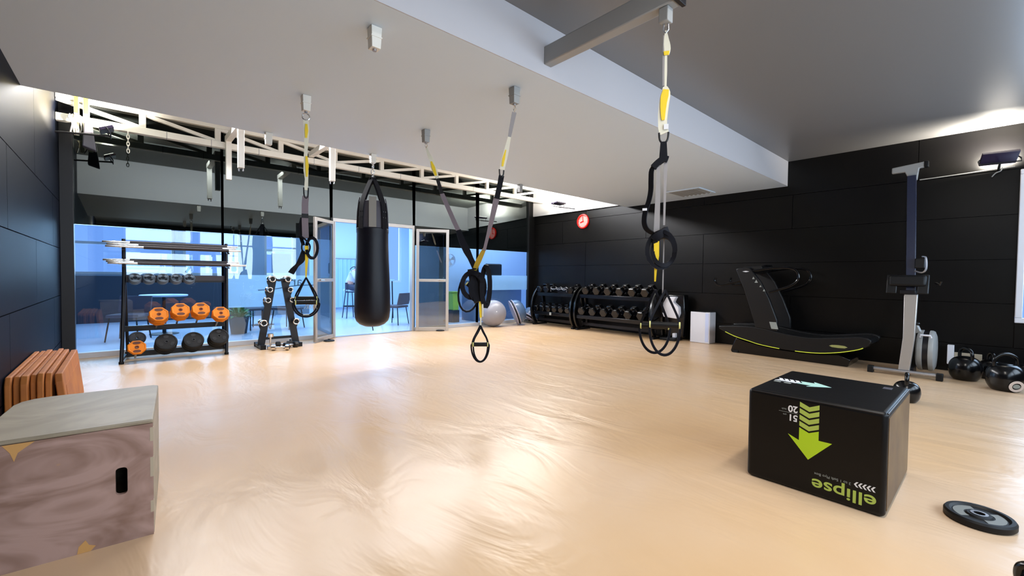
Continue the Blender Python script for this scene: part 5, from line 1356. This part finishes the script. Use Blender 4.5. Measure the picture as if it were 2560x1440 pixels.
# local frame: +X is where the person faces (to the right in the photo)
t = thing('person', (4.44, 11.38, 0), 'person in a white shirt sitting hunched at a high table beyond the doorway', 'person', rz=math.radians(-41.7))
S_ = 0.78
pts = [(-0.02, 0, 0.83), (0.02, 0, 0.98), (0.09, 0, 1.12), (0.16, 0, 1.22), (0.215, 0, 1.275), (0.26, 0, 1.34), (0.27, 0, 1.42),
       (0.15, 0.17, 1.20), (0.22, 0.21, 1.03), (0.40, 0.12, 1.045), (0.46, 0.10, 1.05),
       (0.15, -0.17, 1.20), (0.22, -0.21, 1.03), (0.40, -0.12, 1.045), (0.46, -0.10, 1.05),
       (0.04, 0.10, 0.80), (0.42, 0.12, 0.78), (0.34, 0.12, 0.42), (0.32, 0.12, 0.36), (0.44, 0.12, 0.335),
       (0.04, -0.10, 0.80), (0.42, -0.12, 0.78), (0.34, -0.12, 0.42), (0.32, -0.12, 0.36), (0.44, -0.12, 0.335)]
ed = [(0, 1), (1, 2), (2, 3), (3, 4), (4, 5), (5, 6), (3, 7), (7, 8), (8, 9), (9, 10), (3, 11), (11, 12), (12, 13), (13, 14), (0, 15), (15, 16), (16, 17), (17, 18), (18, 19), (0, 20), (20, 21), (21, 22), (22, 23), (23, 24)]
rad = [0.13, 0.115, 0.12, 0.10, 0.052, 0.088, 0.085, 0.055, 0.04, 0.03, 0.026, 0.055, 0.04, 0.03, 0.026, 0.085, 0.06, 0.042, 0.036, 0.03, 0.085, 0.06, 0.042, 0.036, 0.03]
skin_obj('body', pts, ed, rad, M['skin'], t)
skin_obj('shirt', [pts[0], pts[1], pts[2], (0.15, 0, 1.20), pts[7], pts[8], (0.34, 0.145, 1.04), pts[11], pts[12], (0.34, -0.145, 1.04)],
         [(0, 1), (1, 2), (2, 3), (3, 4), (4, 5), (5, 6), (3, 7), (7, 8), (8, 9)], [0.142, 0.13, 0.134, 0.115, 0.068, 0.052, 0.042, 0.068, 0.052, 0.042], M['shirt'], t)
skin_obj('trousers', [(-0.02, 0, 0.80), pts[15], pts[16], (0.345, 0.12, 0.45), pts[20], pts[21], (0.345, -0.12, 0.45)],
         [(0, 1), (1, 2), (2, 3), (0, 4), (4, 5), (5, 6)], [0.13, 0.098, 0.072, 0.056, 0.098, 0.072, 0.056], M['trousers'], t)
for sg in (-1, 1):
    MB().sphere((0.40, sg * 0.12, 0.345), 0.05, 16, 10, sx=0.9, sy=0.9).build('shoe', M['black_rubber'], t)
    for k, (ln, dy) in enumerate(((0.065, -0.030), (0.075, -0.012), (0.070, 0.006), (0.058, 0.024))):
        y0 = sg * 0.10 + dy
        MB().tube([(0.46, y0, 1.048), (0.46 + ln * 0.6, y0, 1.052), (0.46 + ln, y0, 1.036)], [0.010, 0.009, 0.007], 8).build('finger', M['skin'], t)
    MB().tube([(0.44, sg * 0.10 - sg * 0.03, 1.05), (0.48, sg * 0.10 - sg * 0.055, 1.045)], [0.010, 0.008], 8).build('thumb', M['skin'], t)
MB().lathe([(0.098, -0.035), (0.103, 0.0), (0.098, 0.035), (0.075, 0.07), (0.035, 0.092), (0.002, 0.096)], (0.255, 0, 1.425), (-0.15, 0, 1), 24).build('white_cap', M['shirt'], t)
MB().lathe([(0.1035, -0.006), (0.106, -0.006), (0.106, 0.008), (0.1035, 0.008)], (0.255, 0, 1.425), (-0.3, 0, 1), 24, closed=True).build('cap_band', M['hair'], t)
MB().sphere((0.235, 0, 1.375), 0.088, 20, 12, sz=0.75).build('hair', M['hair'], t)
MB().sphere((0.355, 0, 1.365), 0.014, 10, 8).build('nose', M['skin'], t)
for sg in (-1, 1): MB().sphere((0.338, sg * 0.032, 1.39), 0.009, 8, 6).build('eye', M['hair'], t)
MB().tube([(0.335, -0.022, 1.335), (0.342, 0, 1.333), (0.335, 0.022, 1.335)], 0.005, 6).build('mouth', mat('lips', srgb(160, 90, 85), 0.5), t)
MB().ribbon(smoothpts([(0.05, -0.145, 1.27), (0.10, -0.10, 1.335), (0.16, 0.0, 1.345), (0.10, 0.10, 1.335), (0.05, 0.145, 1.27)], 4), 0.02, (0, 0, 1), 0.004).build('collar_strap', M['hair'], t)

# curtain, board, bin, desk, plant
t = thing('curtain', (5.25, 13.22, 0.2), 'pale blue pleated curtain on the far cafe wall behind the seated person', 'curtain')
n = 48; vs = []; fs = []
for k in range(n + 1):
    x = 4.55 + 1.3 * k / n; y = 13.22 + 0.03 * math.sin(k * 1.35)
    vs += [(x, y, 0.15), (x, y, 1.60), (x, y + 0.012, 0.15), (x, y + 0.012, 1.60)]
for k in range(n):
    a = k * 4; b = a + 4
    fs += [(a, b, b + 1, a + 1), (a + 2, a + 3, b + 3, b + 2), (a + 1, b + 1, b + 3, a + 3), (a, a + 2, b + 2, b)]
MB(t.location).add(vs, fs).build('cloth', mat('pale_blue_cloth', srgb(178, 212, 240), 0.8), t)
MB(t.location).cyl((4.5, 13.22, 1.62), (5.9, 13.22, 1.62), 0.012, 10).build('rail', M['grey_steel'], t)
t = thing('notice_board', (3.19, 12.9, 1.2), 'blank grey board standing before the bright far window, seen through the glass', 'board')
MB(t.location).box(2.93, 3.40, 12.88, 12.91, 1.16, 1.68).build('panel', mat('grey_board', srgb(112, 122, 140), 0.6), t)
for x in (3.0, 3.33): MB(t.location).cyl((x, 12.9, 0), (x, 12.9, 1.16), 0.012, 8).build('leg', M['grey_steel'], t)
t = thing('recycling_bin', (6.06, 8.95, 0), 'lime green bin behind the glass right of the door', 'bin')
MB().prismY([(-0.08, 0.30), (0.08, 0.30), (0.092, 0.72), (-0.092, 0.72)], -0.1, 0.1).build('body', M['green_bin'], t, bevel=0.01)
MB().box(-0.10, 0.10, -0.11, 0.11, 0.725, 0.755).build('lid', M['green_bin'], t, bevel=0.008)
MB().box(-0.10, 0.10, -0.11, 0.11, 0.0, 0.298).build('stand', M['cafe_dark'], t, bevel=0.005)
t = thing('reception_desk', (7.2, 9.0, 0), 'grey blue counter behind the right-hand glass', 'counter')
MB(t.location).box(6.55, 8.2, 8.8, 9.3, 0.0, 1.02).build('front', mat('desk_blue_grey', srgb(100, 120, 150), 0.5), t, bevel=0.01)
MB(t.location).box(6.50, 8.25, 8.76, 9.35, 1.021, 1.06).build('worktop', M['blue_white'], t, bevel=0.006)
t = thing('desk_monitor', (7.4, 9.05, 1.061), 'black monitor with a rounded back on the counter behind the right-hand glass', 'monitor')
MB().lathe([(0.10, 0), (0.10, 0.01), (0.02, 0.02)], n=20).build('base', M['black_plastic'], t)
MB().cyl((0, 0, 0.015), (0, 0, 0.14), 0.02, 10).build('stem', M['black_plastic'], t)
MB().prismX([(-0.05, 0.10), (0.0, 0.09), (0.11, 0.16), (0.12, 0.34), (0.02, 0.42), (-0.05, 0.40)], -0.26, 0.26).build('casing', M['black_plastic'], t, bevel=0.03, seg=3)
t = thing('standing_fan', (6.10, 9.3, 0), 'white round fan on a dark pole behind the glass, right of the door', 'fan')
MB().lathe([(0.16, 0), (0.16, 0.015), (0.03, 0.03)], n=24).build('base', M['black_plastic'], t)
MB().cyl((0, 0, 0.02), (0, 0, 1.42), 0.016, 10).build('pole', M['black_plastic'], t)
c = Vector((0, -0.08, 1.53))
MB().lathe([(0.165, -0.04), (0.175, -0.02), (0.175, 0.02), (0.165, 0.04)], c, (0, 1, 0), 28, closed=True).build('cage', M['white'], t)
for k in range(4):
    a = k * PI / 2 + 0.4
    MB().prismY([(c.x + math.cos(a) * 0.02, c.z + math.sin(a) * 0.02), (c.x + math.cos(a - 0.35) * 0.15, c.z + math.sin(a - 0.35) * 0.15), (c.x + math.cos(a + 0.35) * 0.15, c.z + math.sin(a + 0.35) * 0.15)], -0.09, -0.08).build('blade', M['white'], t)
MB().cyl((0, -0.10, 1.53), (0, 0.02, 1.53), 0.04, 14).build('motor', M['white'], t)
t = thing('potted_plant', (1.62, 9.6, 0), 'leafy green plant in a dark pot behind the left glass', 'plant')
MB().lathe([(0.13, 0), (0.17, 0.30), (0.18, 0.32), (0.16, 0.32), (0.15, 0.29)], n=24).build('pot', M['cafe_dark'], t)
lf = MB()
for k in range(60):
    a = random.uniform(0, 2 * PI); el = random.uniform(0.2, 1.3); ln = random.uniform(0.18, 0.34)
    b = Vector((math.cos(a) * 0.04, math.sin(a) * 0.04, 0.30)); d = Vector((math.cos(a) * math.cos(el), math.sin(a) * math.cos(el), math.sin(el)))
    sd = Vector((-math.sin(a), math.cos(a), 0))
    lf.ribbon([b, b + d * ln * 0.5, b + d * ln * 0.85 - Vector((0, 0, 0.02)), b + d * ln * 1.1 - Vector((0, 0, 0.06))], [0.008, 0.05, 0.045, 0.006], sd, 0.002)
lf.build('foliage', M['leaf'], t)
